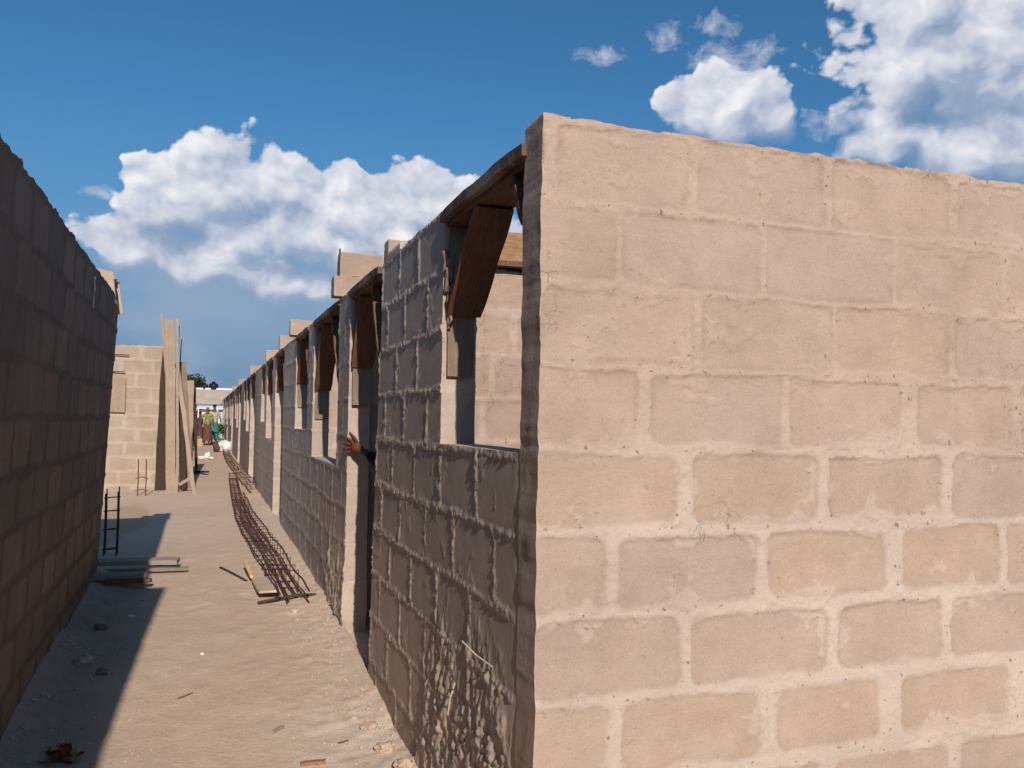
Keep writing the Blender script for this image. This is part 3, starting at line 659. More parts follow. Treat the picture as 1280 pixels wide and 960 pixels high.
# ---- white sack and plastic bag
sk = thing('sack', 'white sack with a dark open mouth beside the far end of the rebar', 'sack', (.70, 31.6, gzf(.7, 31.6)))
b = MB(); b.lump((.06, 0, .20), .25, .28, .22, 21, .22, 3); b.build('sack_body', M['sack'], sk, True)
b = MB(); b.lump((-.24, .05, .17), .14, .2, .16, 23, .3, 3); b.build('sack_mouth', M['sack_dark'], sk, True)
b = MB(); b.lump((0, 0, .03), .22, .2, .04, 31, .5, 3); b.lump((.03, 0, .09), .07, .07, .11, 33, .5, 3); b.lump((-.12, .02, .04), .09, .08, .05, 34, .5, 3)
o = b.build('plastic_bag', M['sack'], None, False); o.location = (.10, 27.2, gzf(.1, 27.2)); tag(o, 'crumpled white plastic bag lying flat in the middle of the path', 'bag')

# ---- mortar board tool
tl = thing('plastering_float', 'pale cement-covered flat board with a yellow wooden handle beside the rebar ends', 'tool', pz(.46, 7.2))
b = MB(); b.board((.0, -.48, .045), (-.02, .22, .03), .17, .02, (0, 0, 1), 6, .002, .01, 2); b.build('blade', M['float_board'], tl)
b = MB(); b.tube([(-.10, .18, .05), (-.12, .38, .09), (-.14, .62, .12)], [.014, .018, .014], 7); b.build('handle', M['handle_yellow'], tl)
tl.location = pz(.515, 7.35)
b = MB(); b.tube([(0, 0, .0), (-.10, .30, .015), (-.20, .62, .02)], .012, 6); o = b.build('rebar_rod', M['rebar_dark']); o.location = pz(.38, 7.6); tag(o, 'short dark rod lying left of the yellow handled float', 'rebar')
b = MB(); b.tube([(0, 0, 0), (.30, .06, .03), (.44, .08, .02)], .011, 6); o = b.build('rebar_rod', M['rebar_dark']); o.location = (.42, 6.72, gzf(.42, 6.72)+.02); tag(o, 'dark rod lying crosswise under the splayed cage ends', 'rebar')

# ---- litter on the path
def chip(x, y, L, w, t, rz, mt, name, lab, cat):
    b = MB(); b.board((-L/2, 0, 0), (L/2, 0, 0), w, t, (0, 0, 1), 9, w*.12, L*.08, hash_(lab)); o = b.build(name, mt); o.location = (x, y, gzf(x, y)+t*.5+.004); o.rotation_euler = (R(3), R(-2), rz); return tag(o, lab, cat)
chip(.50, 3.93, .105, .022, .014, R(-4), M['wood_brown'], 'wood_chip', 'splintered brown wood chip on the pale ground in front', 'wood chip')
chip(.38, 4.33, .085, .016, .010, R(52), M['wood_grey'], 'stick', 'short grey stick lying slanted on the path', 'stick')
chip(.66, 4.10, .05, .006, .005, R(20), M['wood_dark'], 'twig', 'thin dark twig near the base of the near wall', 'twig')
chip(-.05, 4.9, .10, .005, .004, R(40), M['wood_dark'], 'twig', 'fine curved twig in the sunlit middle of the path', 'twig')
b = MB(); b.tube([(0, 0, 0), (-.07, -.04, .055), (-.12, -.05, .105)], .003, 5); o = b.build('twig', M['mortar']); o.location = (.915, 2.69, .79); tag(o, 'pale straw sticking out of the near shaded wall', 'twig')
b = MB(); b.tube([(0, 0, 0), (-.02, -.01, -.05), (-.03, -.015, -.11)], .003, 5); o = b.build('twig', M['mortar']); o.location = (.91, 3.1, .62); tag(o, 'pale root hanging down the shaded wall below the straw', 'twig')
# dry leaf clump in the shadow
b = MB(); rnd = random.Random(9)
for q in range(60):
    a = rnd.uniform(0, 6.28); rr = rnd.uniform(0, .085); c = Vector((math.cos(a)*rr, math.sin(a)*rr*.8, rnd.uniform(0, .075)*(1-rr*7) if rr < .13 else .005))
    d = Vector((rnd.uniform(-1, 1), rnd.uniform(-1, 1), rnd.uniform(-.6, .9))).normalized(); s2 = d.cross(Vector((0, .3, 1))).normalized(); L = rnd.uniform(.02, .045)
    b.add([c-d*L, c+s2*L*.45, c+d*L, c-s2*L*.45], [(0, 1, 2, 3)])
o = b.build('dry_leaves', M['leaf_dry']); o.location = (-.545, 4.25, gzf(-.545, 4.25)); tag(o, 'small clump of orange-brown dry leaves in the left shadow', 'leaves')
# dark leafy weed at the foot of the sunlit end wall
wd = thing('weed', 'small dark-leaved weed at the foot of the sunlit end wall, far right', 'weed', (2.56, 2.14, gzf(2.56, 2.14)))
b = MB(); bs = MB(); rnd = random.Random(12)
for q in range(7):
    tip = Vector((rnd.uniform(-.16, .20), rnd.uniform(-.05, .07), rnd.uniform(.27, .44))); b0 = Vector((rnd.uniform(-.02, .02), 0, 0))
    bs.tube([b0, b0.lerp(tip, .5)+Vector((0, 0, .03)), tip], [.004, .003, .002], 5)
    for w in range(9):
        c = b0.lerp(tip, .35+.65*w/8)+Vector((0, 0, .01)); a = rnd.uniform(0, 6.28); d = Vector((math.cos(a), math.sin(a)*.6, rnd.uniform(.1, .9))).normalized(); L = rnd.uniform(.035, .06)
        s2 = d.cross(Vector((rnd.uniform(-.4, .4), 1, .3))).normalized()*L*.3
        b.add([c, c+d*L*.5+s2, c+d*L, c+d*L*.5-s2], [(0, 1, 2, 3)])
b.build('leaves', M['leaf_dark'], wd); bs.build('stem', M['bark'], wd)

# gravel and rubble crumbs (nobody could count them)
b = MB(); rnd = random.Random(3)
def crumb(b, x, y, s, k):
    h = [rnd.uniform(.6, 1.2) for _ in range(6)]; z = gzf(x, y); c = Vector((x, y, z+s*.25)); a = rnd.uniform(0, 6.28); ca, sa = math.cos(a), math.sin(a)
    v = [c+Vector((ca*s*h[0], sa*s*h[0], 0)), c+Vector((-sa*s*h[1]*.8, ca*s*h[1]*.8, 0)), c-Vector((ca*s*h[2], sa*s*h[2], 0)), c-Vector((-sa*s*h[3]*.8, ca*s*h[3]*.8, 0)), c+Vector((0, 0, s*h[4]*.6)), c-Vector((0, 0, s*.6))]
    b.add(v, [(0, 1, 4), (1, 2, 4), (2, 3, 4), (3, 0, 4), (1, 0, 5), (2, 1, 5), (3, 2, 5), (0, 3, 5)])
for q in range(2600):
    y_ = 2.9+abs(rnd.gauss(0, 4)); t_ = rnd.random()
    if t_ < .40: x_ = .90-abs(rnd.gauss(0, .16)); s2 = rnd.uniform(.003, .011)
    elif t_ < .62:
        x_ = -.78+abs(rnd.gauss(0, .18)); s2 = rnd.uniform(.004, .014)
        if y_ > 8: continue
    else: x_ = rnd.uniform(-.5, .85); s2 = rnd.uniform(.002, .006)
    crumb(b, x_, y_, s2*rnd.choice((.7, 1, 1, 1.5)), q)
o = b.build('gravel', M['stone']); tag(o, kind='stuff'); o['label'] = 'mortar crumbs and gravel scattered along the wall feet'; o['category'] = 'gravel'
# countable larger stones
ST = [(-.62, 5.55, .045, 'largest pale stone in the left shadow', M['stone']), (-.50, 5.35, .035, 'reddish stone beside the largest pale stone in the left shadow', M['stone_b']), (-.60, 6.3, .04, 'dark stone in the shadow near the lying boards', M['stone_b']),
      (-.44, 6.6, .022, 'small flat pale chip of stone in the shadow near the boards', M['sack']), (.66, 6.4, .03, 'pale stone just in front of the splayed rebar ends', M['stone']), (.83, 3.95, .045, 'broken pale mortar chunk at the foot of the near wall', M['mortar']),
      (.80, 4.22, .035, 'second mortar chunk farther along the foot of the near wall', M['mortar']), (.87, 3.7, .05, 'mortar chunk closest to the camera at the wall foot', M['mortar']), (.75, 4.35, .02, 'smallest mortar chunk out on the pale ground by the near wall', M['mortar']),
      (.03, 5.6, .013, 'tiny white stone alone in the sunlit path', M['sack']), (.15, 3.9, .010, 'tiny dark pebble left of the grey stick', M['stone_b'])]
for n, (x_, y_, s2, lab, mt) in enumerate(ST):
    b = MB(); b.lump((0, 0, 0), s2, s2*.8, s2*.6, 40+n, .3, 3 if s2 > .03 else 2); o = b.build('stone', mt); o.location = (x_, y_, gzf(x_, y_)+s2*.3); tag(o, lab, 'stone')

# ------------------------------------------------------------------ people
def skin_fig(name, J, Ed, material, parent=None, root=0, sub=2):
    me = bpy.data.meshes.new(name); me.from_pydata([j[:3] for j in J], Ed, []); me.materials.append(material)
    o = bpy.data.objects.new(name, me); C.objects.link(o)
    if parent: o.parent = parent
    md = o.modifiers.new('Skin', 'SKIN'); md.use_smooth_shade = True
    if not me.skin_vertices: return o
    for i_, j in enumerate(J):
        rr = j[3]; me.skin_vertices[0].data[i_].radius = rr if isinstance(rr, tuple) else (rr, rr)
    for v_ in me.skin_vertices[0].data: v_.use_root = False
    me.skin_vertices[0].data[root].use_root = True
    s = o.modifiers.new('Sub', 'SUBSURF'); s.levels = sub; s.render_levels = sub
    return o
# the man whose hand grips the door jamb; he stands inside, hidden by the wall
pr = thing('person', 'person inside the first doorway, dark sleeve and brown hand gripping the block jamb', 'person', (1.42, 5.32, .18))
B0 = Vector((1.42, 5.32, .18))
def rel(p, rr): return (p[0]-B0.x, p[1]-B0.y, p[2]-B0.z, rr)
sh = (1.27, 5.27, 1.50); el = (1.13, 5.36, 1.275); wr = (1.000, 5.675, 1.385); palm = (.955, 5.745, 1.405)
J = [rel((1.42, 5.32, 1.05), (.135, .10)), rel((1.42, 5.32, 1.28), (.15, .105)), rel((1.42, 5.31, 1.45), (.14, .09)), rel((1.42, 5.31, 1.58), .052), rel((1.42, 5.325, 1.655), (.066, .074)), rel((1.42, 5.325, 1.745), (.072, .085)), rel((1.42, 5.315, 1.80), (.05, .06)),
     rel(sh, .055), rel(el, .040), rel(wr, .027), rel(palm, (.032, .024)),
     rel((1.57, 5.30, 1.48), .055), rel((1.63, 5.28, 1.22), .042), rel((1.60, 5.40, 1.0), .028), rel((1.59, 5.43, .92), .032),
     rel((1.33, 5.32, .98), .085), rel((1.33, 5.33, .62), .058), rel((1.33, 5.30, .27), .038), rel((1.33, 5.33, .225), .04), rel((1.33, 5.45, .215), .03),
     rel((1.51, 5.32, .98), .085), rel((1.52, 5.34, .62), .058), rel((1.52, 5.28, .27), .038), rel((1.52, 5.31, .225), .04), rel((1.52, 5.43, .215), .03)]
Ed = [(0, 1), (1, 2), (2, 3), (3, 4), (4, 5), (5, 6), (2, 7), (7, 8), (8, 9), (9, 10), (2, 11), (11, 12), (12, 13), (13, 14), (0, 15), (15, 16), (16, 17), (17, 18), (18, 19), (0, 20), (20, 21), (21, 22), (22, 23), (23, 24)]
# fingers: curl around the corner of the jamb (corner line x=.92, y=5.83)
fing = [[(.948, 5.775, 1.440), (.925, 5.803, 1.462), (.903, 5.828, 1.466), (.900, 5.852, 1.462)],
        [(.943, 5.780, 1.420), (.915, 5.806, 1.434), (.896, 5.834, 1.430), (.902, 5.862, 1.424)],
        [(.942, 5.780, 1.398), (.912, 5.804, 1.402), (.894, 5.832, 1.394), (.902, 5.860, 1.388)],
        [(.946, 5.776, 1.378), (.918, 5.800, 1.372), (.900, 5.826, 1.362), (.905, 5.850, 1.356)],
        [(.975, 5.745, 1.435), (.962, 5.785, 1.468), (.945, 5.812, 1.490), (.930, 5.820, 1.505)]]
for fg in fing:
    prev = 10
    for n, p in enumerate(fg):
        J.append(rel(p, .0105-.0012*n)); Ed.append((prev, len(J)-1)); prev = len(J)-1
body = skin_fig('body', J, Ed, M['skin'], pr)
# clothes: shirt with long left sleeve, trousers; hair cap, eyes
S = [rel((1.42, 5.32, 1.02), (.155, .12)), rel((1.42, 5.32, 1.28), (.165, .12)), rel((1.42, 5.31, 1.47), (.15, .10)), rel((1.42, 5.31, 1.53), .07), rel(sh, .068), rel(el, .052), rel((1.025, 5.610, 1.362), .038), rel((1.57, 5.30, 1.48), .068), rel((1.63, 5.28, 1.22), .055), rel((1.605, 5.38, 1.03), .042)]
skin_fig('shirt', S, [(0, 1), (1, 2), (2, 3), (2, 4), (4, 5), (5, 6), (2, 7), (7, 8), (8, 9)], M['shirt'], pr)
T_ = [rel((1.42, 5.32, 1.04), (.15, .115)), rel((1.33, 5.32, .94), .098), rel((1.33, 5.33, .62), .075), rel((1.33, 5.30, .27), .055), rel((1.51, 5.32, .94), .098), rel((1.52, 5.34, .62), .075), rel((1.52, 5.28, .27), .055)]
skin_fig('trousers', T_, [(0, 1), (1, 2), (2, 3), (0, 4), (4, 5), (5, 6)], M['trousers'], pr)
b = MB(); b.lump((0, -.012, 1.60), .080, .092, .062, 3, .03, 3); b.build('hair', M['hair'], pr, True)

def far_person(loc, h, top, bottom, lab, head_scarf=None, face=0, bend=0, load=None):
    root = thing('person', lab, 'person', loc, None, (0, 0, face)); s = h/1.7
    J = [(0, 0, .92, (.13, .10)), (0, bend*.2, 1.18, (.13, .09)), (0, bend*.35, 1.38, (.15, .09)), (0, bend*.42, 1.48, .05), (0, bend*.48, 1.56, (.07, .08)), (0, bend*.5, 1.64, (.06, .07)),
         (-.19, bend*.35, 1.36, .05), (-.24, bend*.3-.02, 1.10, .04), (-.24, bend*.35-.10, .90, .03), (-.25, bend*.35-.14, .83, .03), (.19, bend*.35, 1.36, .05), (.25, bend*.3, 1.12, .04), (.27, bend*.3-.08, .92, .03), (.27, bend*.3-.12, .85, .03),
         (-.08, 0, .85, .08), (-.09, 0, .48, .055), (-.09, .02, .09, .038), (-.09, -.10, .04, .032), (.08, 0, .85, .08), (.10, -.04, .48, .055), (.10, .06, .09, .038), (.10, -.05, .04, .032)]
    E_ = [(0, 1), (1, 2), (2, 3), (3, 4), (4, 5), (2, 6), (6, 7), (7, 8), (8, 9), (2, 10), (10, 11), (11, 12), (12, 13), (0, 14), (14, 15), (15, 16), (16, 17), (0, 18), (18, 19), (19, 20), (20, 21)]
    J = [(a*s, b_*s, c*s, (tuple(q*s for q in d) if isinstance(d, tuple) else d*s)) for a, b_, c, d in J]
    skin_fig('body', J, E_, M['skin'], root, sub=1)
    Sx = [(0, 0, .88, (.16, .13)), (0, bend*.2, 1.18, (.155, .115)), (0, bend*.35, 1.40, (.16, .105)), (-.2, bend*.34, 1.34, .065), (-.24, bend*.3, 1.16, .055), (.2, bend*.34, 1.34, .065), (.25, bend*.3, 1.16, .055)]
    skin_fig('top', [(a*s, b_*s, c*s, (tuple(q*s for q in d) if isinstance(d, tuple) else d*s)) for a, b_, c, d in Sx], [(0, 1), (1, 2), (2, 3), (3, 4), (2, 5), (5, 6)], top, root, sub=1)
    k = MB(); n = 14; zz = [.95, .7, .45, .22]; rr = [.155, .19, .20, .21]
    vs_ = []; fs_ = []
    for a, (z_, r_) in enumerate(zip(zz, rr)):
        for q in range(n): t_ = 2*math.pi*q/n; ff = 1+.06*math.sin(q*3+a); vs_.append((math.cos(t_)*r_*ff*s, math.sin(t_)*r_*.8*ff*s, z_*s))
    for a in range(3):
        for q in range(n): fs_.append((a*n+q, (a+1)*n+q, (a+1)*n+(q+1) % n, a*n+(q+1) % n))
    k.add(vs_, fs_); k.build('wrapper_skirt', bottom, root, True)
    k = MB(); k.lump((0, (bend*.5+.02)*s, 1.66*s), .085*s, .09*s, .07*s, 5, .05, 2); k.build('headscarf' if head_scarf else 'hair', head_scarf or M['hair'], root, True)
    return root
far_person((.14, 37.0, gzf(.14, 37)), 1.55, M['cloth_green'], M['cloth_brown'], 'woman in an orange headscarf and green-yellow top with brown patterned wrapper at the path end', M['cloth_orange'], R(170))
far_person((.42, 38.5, gzf(.42, 38.5)), 1.66, M['cloth_white'], M['cloth_teal'], 'person with a bare dark head in pale top and teal wrapper near the bamboo pole', None, R(10))
far_person((-.14, 40.0, gzf(-.14, 40)), 1.35, M['cloth_purple'], M['cloth_purple'], 'person in purple standing behind and left of the orange headscarf', None, R(60))
far_person((-.42, 41.0, gzf(-.42, 41)), 1.5, M['trousers'], M['cloth_purple'], 'person in dark top in the shade by the far left wall', None, R(100))
b = MB()
o = None
pj = thing('jerrycan', 'small yellow container on the ground left of the brown wrapper', 'container', (-.18, 36.4, gzf(-.18, 36.4)))
b.box((0, 0, .16), .26, .18, .30, .2, .01); b.build('can', M['yellow_plastic'], pj); b = MB(); b.tube([(-.06, 0, .31), (-.04, 0, .37), (.05, 0, .37), (.07, 0, .31)], .015, 6); b.build('handle', M['yellow_plastic'], pj)
b = MB(); b.tube([(.22, 37.0, 1.62), (.6, 37.2, 1.52), (.96, 37.4, 1.42)], .022, 7); o = b.build('bamboo_pole', M['bamboo'], None, True, origin=(.22, 37, 1.62)); tag(o, 'thin bamboo pole slanting from the far people to the right wall', 'pole')
b = MB(); b.tube([(.90, 17.0, 1.27), (.82, 17.0, 1.26)], .01, 5)

# bushes
def leafball(name, c, rx, ry, rz, n, leaf, mt, seed, parent=None, clumps=14):
    rnd = random.Random(seed); b = MB(); cl = []
    for _ in range(clumps):
        a = rnd.uniform(0, 6.28); e = rnd.uniform(-.5, 1.2); q = rnd.uniform(.45, .85)
        cl.append((Vector((math.cos(a)*math.cos(e)*rx*q, math.sin(a)*math.cos(e)*ry*q, math.sin(e)*rz*q)), rnd.uniform(.28, .48)))
    for _ in range(n):
        cc, rr = rnd.choice(cl); d = Vector((rnd.gauss(0, 1), rnd.gauss(0, 1), rnd.gauss(0, 1))).normalized()*rr*rnd.random()**.4
        p = Vector(c)+cc+Vector((d.x*rx, d.y*ry, d.z*rz)); t = Vector((rnd.uniform(-1, 1), rnd.uniform(-1, 1), rnd.uniform(-.6, .6))).normalized(); s2 = t.cross(Vector((rnd.uniform(-1, 1), rnd.uniform(-1, 1), 1))).normalized(); L = leaf*rnd.uniform(.6, 1.3)
        b.add([p-t*L, p+s2*L*.5, p+t*L, p-s2*L*.5], [(0, 1, 2, 3)])
    return b.build(name, mt, parent)
for x_, y_, s2, lab in ((-.35, 43, .45, 'green bush at the left of the path end'), (.72, 42.5, .5, 'green bush at the foot of the far end of the right wall'), (-.75, 44, .5, 'green bush farthest left, half hidden behind the far planks')):
    t_ = thing('bush', lab, 'bush', (x_, y_, gzf(x_, y_))); leafball('foliage', (0, 0, .45), s2, s2, .45, 900, .07, M['leaf_bush'], int(y_*10), t_); b = MB(); b.tube([(0, 0, 0), (.02, 0, .4)], .02, 5); b.build('stem', M['bark'], t_)

# far house
fh = thing('house', 'low house with a beige sheet roof and white ridge edge closing the alley', 'house', (1.2, 50, .5))
b = MB(); b.add([(-2.1, 0, 1.78), (5, 0, 1.78), (5, 1.5, 2.58), (-2.1, 1.5, 2.58), (-2.1, 0, 1.83), (5, 0, 1.83), (5, 1.5, 2.63), (-2.1, 1.5, 2.63)], [(0, 3, 2, 1), (4, 5, 6, 7), (0, 1, 5, 4), (1, 2, 6, 5), (2, 3, 7, 6), (3, 0, 4, 7)])
for q in range(60): b.box((-2.0+q*.118, .75, 2.235), .02, 0.02, .02)
b.build('roof', M['roof'], fh)
b = MB(); b.box((1.45, 1.56, 2.66), 7.2, .14, .07); b.build('ridge_cap', M['roof_white'], fh)
b = MB(); b.box((1.45, 2.3, .85), 6.9, 3.8, 1.75); b.build('wall', M['plaster'], fh)
b = MB(); b.box((-1.55, .37, .75), .5, .05, 1.5); b.build('door', M['dark_in'], fh)
b = MB(); b.box((-1.75, .30, 1.45), .34, .12, .10); b.build('door_awning', M['whitesheet'], fh)
wl = thing('water_tank', 'left of the two black water tanks on the far roof', 'water tank', (-.03, 51.7, 3.10)); 
def tank(root, s):
    n = 18; v = []; fs = []
    prof = [(.0, 0), (.21, 0), (.22, .05), (.215, .13), (.22, .16), (.215, .24), (.19, .29), (.09, .33), (.08, .36), (0, .365)]
    for (rr, z_) in prof:
        for q in range(n): v.append((rr*s*math.cos(6.2832*q/n), rr*s*math.sin(6.2832*q/n), z_*s))
    for a in range(len(prof)-1):
        for q in range(n): fs.append((a*n+q, a*n+(q+1) % n, (a+1)*n+(q+1) % n, (a+1)*n+q))
    mesh_obj('tank_body', v, fs, M['black_plastic'], root, None, True)
    b = MB(); b.tube([(0, 0, .36*s), (0, 0, .40*s)], .09*s, 10); b.build('lid', M['black_plastic'], root)
tank(wl, 1.0)
wr_ = thing('water_tank', 'right, wider of the two black water tanks on the far roof', 'water tank', (.47, 51.7, 3.10)); tank(wr_, 1.2)
# stall of pale sheets before the house
stl = thing('market_stall', 'pale blue and white sheet-metal stall in front of the far house', 'stall', (.4, 47.5, .5))
b = MB(); b.box((.35, 0, .72), 1.9, .06, 1.44); b.build('sheet_wall', M['bluesheet'], stl)
b = MB(); b.add([(-.75, -.35, 1.48), (1.5, -.35, 1.48), (1.5, .5, 1.62), (-.75, .5, 1.62), (-.75, -.35, 1.52), (1.5, -.35, 1.52), (1.5, .5, 1.66), (-.75, .5, 1.66)], [(0, 3, 2, 1), (4, 5, 6, 7), (0, 1, 5, 4), (1, 2, 6, 5), (2, 3, 7, 6), (3, 0, 4, 7)]); b.build('roof', M['whitesheet'], stl)
for x_ in (-.68, .25, 1.4):
    b = MB(); b.tube([(x_, -.3, 0), (x_, -.3, 1.48)], .035, 7); b.build('post', M['whitesheet'], stl)

# tree behind the house
tr = thing('tree', 'dark green round-crowned tree rising behind the far house', 'tree', (-1.6, 72, .6))
b = MB(); b.tube([(0, 0, 0), (.1, 0, 1.4), (.0, .1, 2.6)], [.22, .16, .10], 8)
for q in range(6):
    a = q*1.05; b.tube([(0, 0, 1.8+.15*q), (math.cos(a)*.7, math.sin(a)*.7, 2.7+.15*q), (math.cos(a)*1.2, math.sin(a)*1.2, 3.3+.1*q)], [.09, .05, .02], 6)
b.build('trunk', M['bark'], tr, True)
leafball('crown', (.1, 0, 3.1), 1.75, 1.6, 1.45, 9000, .11, M['leaf'], 8, tr, 26)

# ------------------------------------------------------------------ sky
w = bpy.data.worlds.new('World'); sc.world = w; w.use_nodes = True; nt = w.node_tree
for n in list(nt.nodes): nt.nodes.remove(n)
out = nt.nodes.new('ShaderNodeOutputWorld'); bg = nt.nodes.new('ShaderNodeBackground'); nt.links.new(bg.outputs[0], out.inputs[0])
SKY = 0.085; bg.inputs[1].default_value = SKY
sky = nt.nodes.new('ShaderNodeTexSky'); sky.sky_type = 'NISHITA'; sky.sun_disc = False
sky.sun_elevation = math.asin(-sun_dir.z); sky.sun_rotation = math.atan2(-sun_dir.x, -sun_dir.y)
sky.altitude = 300; sky.air_density = 1.0; sky.dust_density = .6; sky.ozone_density = 2.5
tc = nt.nodes.new('ShaderNodeTexCoord')
# cloud fields: direction (azimuth, elevation) -> density
BL = [(0.018,0.251,0.065,0.054),(-0.04,0.224,0.05,0.041),(-0.061,0.259,0.032,0.023),(0.074,0.256,0.054,0.038),(0.146,0.248,0.065,0.039),(0.229,0.252,0.066,0.037),(0.281,0.241,0.048,0.036),
(-0.09,0.181,0.043,0.025),(-0.018,0.175,0.077,0.034),(0.059,0.158,0.062,0.031),(0.104,0.152,0.049,0.019),(0.148,0.195,0.055,0.044),(0.212,0.207,0.056,0.053),(0.30,0.20,0.06,0.05),(0.10,0.212,0.08,0.055),(0.03,0.205,0.07,0.04),(0.16,0.22,0.07,0.04),(0.59,0.362,0.06,0.032),(0.78,0.37,0.05,0.06),(0.815,0.375,0.085,0.075),(0.77,0.30,0.045,0.03),(0.60,0.335,0.07,0.03),(0.86,0.345,0.07,0.06),(0.80,0.43,0.06,0.05),(0.86,0.30,0.08,0.04),
(0.589,0.35,0.049,0.029),(0.548,0.356,0.032,0.024),(0.633,0.343,0.039,0.024),(0.88,0.365,0.15,0.14),(0.92,0.33,0.09,0.10),(0.794,0.302,0.046,0.027),(0.843,0.28,0.075,0.045),(0.765,0.318,0.028,0.028),(0.90,0.42,0.10,0.05),
(1.5,.3,.2,.1),(-.8,.25,.2,.08),(-1.6,.35,.25,.1)]
THIN = [(0.598,0.401,0.052,0.02),(0.524,0.429,0.022,0.014),(0.702,0.324,0.024,0.016),(0.579,0.434,0.03,0.011),(-0.111,0.23,0.024,0.008),(0.445,0.415,0.03,0.014)]
def new_group(name, outs):
    g = bpy.data.node_groups.new(name, 'ShaderNodeTree')
    g.interface.new_socket('P', in_out='INPUT', socket_type='NodeSocketVector')
    for nm in outs: g.interface.new_socket(nm, in_out='OUTPUT', socket_type='NodeSocketFloat')
    return g, g.nodes.new('NodeGroupInput').outputs[0], g.nodes.new('NodeGroupOutput')
def field(g, P, lst, k=.2):
    s_ = g.nodes.new('ShaderNodeSeparateXYZ'); g.links.new(P, s_.inputs[0]); acc = None
    for (a, e, ra, re) in lst:
        dx = math_(g, 'MULTIPLY_ADD', s_.outputs[0], 1/ra, -a/ra); dy = math_(g, 'MULTIPLY_ADD', s_.outputs[1], 1/re, -e/re)
        d = math_(g, 'SQRT', math_(g, 'MULTIPLY_ADD', dx, dx, math_(g, 'MULTIPLY', dy, dy))); 
        acc = d if acc is None else math_(g, 'SMOOTH_MIN', acc, d, k)
    return math_(g, 'SUBTRACT', 1.0, acc)
def tn(g, P, scale, detail, rough, loc=(0, 0, 0), sy=1.25):
    mp = g.nodes.new('ShaderNodeMapping'); mp.inputs['Location'].default_value = loc; mp.inputs['Scale'].default_value = (1, sy, 1); g.links.new(P, mp.inputs[0])
    n = g.nodes.new('ShaderNodeTexNoise'); n.noise_dimensions = '2D'; n.inputs['Scale'].default_value = scale; n.inputs['Detail'].default_value = detail; n.inputs['Roughness'].default_value = rough; g.links.new(mp.outputs[0], n.inputs['Vector']); return n.outputs[0]
def vor(g, P, scale, sy=1.2):
    mp = g.nodes.new('ShaderNodeMapping'); mp.inputs['Scale'].default_value = (1, sy, 1); g.links.new(P, mp.inputs[0])
    n = g.nodes.new('ShaderNodeTexVoronoi'); n.voronoi_dimensions = '2D'; n.feature = 'SMOOTH_F1'; n.inputs['Scale'].default_value = scale; n.inputs['Smoothness'].default_value = .25
    n.inputs['Detail'].default_value = 2; n.inputs['Roughness'].default_value = .5; n.inputs['Lacunarity'].default_value = 2.3; g.links.new(mp.outputs[0], n.inputs['Vector']); return n.outputs[0]
gb, Pb, ob = new_group('cloud_body', ['Body']); gb.links.new(field(gb, Pb, BL), ob.inputs[0])
gp, Pp, op = new_group('cloud_puffs', ['Puffs'])
gp.links.new(math_(gp, 'ADD', math_(gp, 'MULTIPLY', math_(gp, 'SUBTRACT', tn(gp, Pp, 14, 4.5, .5), .5), 1.15), math_(gp, 'MULTIPLY', math_(gp, 'SUBTRACT', .40, vor(gp, Pp, 19)), .75)), op.inputs[0])
sp = nt.nodes.new('ShaderNodeSeparateXYZ'); nt.links.new(tc.outputs['Generated'], sp.inputs[0])
AZ = math_(nt, 'ARCTAN2', sp.outputs[0], sp.outputs[1]); EL = math_(nt, 'ARCSINE', sp.outputs[2])
cv = nt.nodes.new('ShaderNodeCombineXYZ'); nt.links.new(AZ, cv.inputs[0]); nt.links.new(EL, cv.inputs[1])
wn = nt.nodes.new('ShaderNodeTexNoise'); wn.noise_dimensions = '2D'; wn.inputs['Scale'].default_value = 15; wn.inputs['Detail'].default_value = 2; nt.links.new(cv.outputs[0], wn.inputs['Vector'])
vm = nt.nodes.new('ShaderNodeVectorMath'); vm.operation = 'MULTIPLY_ADD'; vm.inputs[1].default_value = (.030, .022, 0); nt.links.new(wn.outputs['Color'], vm.inputs[0]); nt.links.new(cv.outputs[0], vm.inputs[2])
v0 = nt.nodes.new('ShaderNodeVectorMath'); v0.operation = 'SUBTRACT'; v0.inputs[1].default_value = (.015, .011, 0); nt.links.new(vm.outputs[0], v0.inputs[0]); P0 = v0.outputs[0]
def at(g, off):
    a = nt.nodes.new('ShaderNodeVectorMath'); a.operation = 'ADD'; a.inputs[1].default_value = (*off, 0); nt.links.new(P0, a.inputs[0])
    n = nt.nodes.new('ShaderNodeGroup'); n.node_tree = g; nt.links.new(a.outputs[0], n.inputs[0]); return n.outputs[0]
body = at(gb, (0, 0)); body_up = at(gb, (-.016, .034)); puffs = at(gp, (0, 0)); puffs_up = at(gp, (-.009, .013))
d2 = math_(nt, 'SUBTRACT', body, body_up)
dens = math_(nt, 'ADD', math_(nt, 'MULTIPLY_ADD', body, 1.55, puffs), math_(nt, 'MULTIPLY_ADD', tn(nt, P0, 60, 7, .62), .55, .20))
soft = mapr(nt, math_(nt, 'ADD', d2, math_(nt, 'MULTIPLY', math_(nt, 'SUBTRACT', tn(nt, P0, 6, 2, .5, (2, 5, 0)), .5), 1.6)), -.40, .30, 1.15, .22)
alpha = math_(nt, 'DIVIDE', dens, soft, clamp=True); alpha = math_(nt, 'SMOOTH_MIN', alpha, 1.0, .25, clamp=True)
tmask = field(nt, P0, THIN, .15)
thin = mapr(nt, math_(nt, 'ADD', tmask, math_(nt, 'MULTIPLY', math_(nt, 'SUBTRACT', tn(nt, P0, 42, 8, .62, (3, 1, 0)), .50), 2.6)), .0, 1.1, 0, .65)
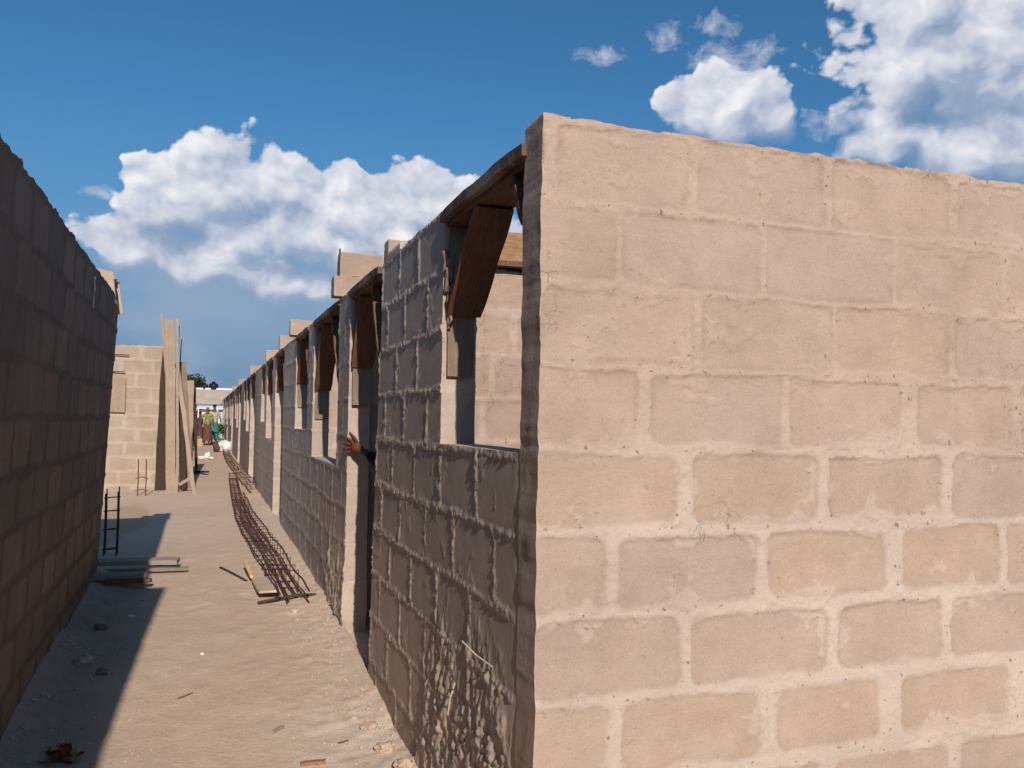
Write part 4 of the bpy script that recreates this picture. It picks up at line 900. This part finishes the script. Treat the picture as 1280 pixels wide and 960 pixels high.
d1 = math_(nt, 'SUBTRACT', puffs, puffs_up)
lit = math_(nt, 'ADD', math_(nt, 'MULTIPLY', d1, .50), math_(nt, 'MULTIPLY', math_(nt, 'MINIMUM', d2, .42), .62))
lit = math_(nt, 'ADD', math_(nt, 'ADD', lit, math_(nt, 'MULTIPLY', puffs, .12)), math_(nt, 'MULTIPLY_ADD', mapr(nt, tn(nt, P0, 9, 3, .5, (7, 2, 0)), .38, .62), -.22, .56), clamp=True)
skyc = mixc(nt, 1.0, sky.outputs[0], (.44, .90, 1.12), 'MULTIPLY')
skyc = mixc(nt, mapr(nt, EL, .05, .34, .97, 0), skyc, tuple(c/SKY for c in (.125, .25, .41)))
ccol = mixc(nt, mapr(nt, lit, .30, 1.0), tuple(c/SKY for c in (.37, .445, .59)), tuple(c/SKY for c in (.92, .90, .93)))
ccol = mixc(nt, mapr(nt, lit, 0, .35, .8, 0), ccol, tuple(c/SKY for c in (.23, .33, .49)))
# grey-blue veil low over the horizon
low = tn(nt, cv.outputs[0], 8, 6, .52, (0, 0, 0), 2.2)
lowm = math_(nt, 'MULTIPLY', mapr(nt, low, .40, .72, 0, .8), mapr(nt, EL, .19, .10, 0, 1))
skyc = mixc(nt, lowm, skyc, tuple(c/SKY for c in (.34, .41, .54)))
veil = field(nt, P0, [(.02, .12, .24, .11), (.20, .13, .2, .09)], .3)
skyc = mixc(nt, mapr(nt, math_(nt, 'ADD', veil, math_(nt, 'MULTIPLY', low, .5)),   .2, 1.1, 0, .75), skyc, tuple(c/SKY for c in (.29, .385, .53)))
skyc = mixc(nt, thin, skyc, tuple(c/SKY for c in (.66, .68, .76)))
final = mixc(nt, alpha, skyc, ccol)
final = mixc(nt, mapr(nt, EL, -.02, -.06, 0, 1), final, tuple(c/SKY for c in (.22, .17, .13)))
nt.links.new(final, bg.inputs[0])
w.cycles.sampling_method = 'MANUAL'; w.cycles.sample_map_resolution = 512
sc.cycles.max_bounces = 4; sc.cycles.diffuse_bounces = 3
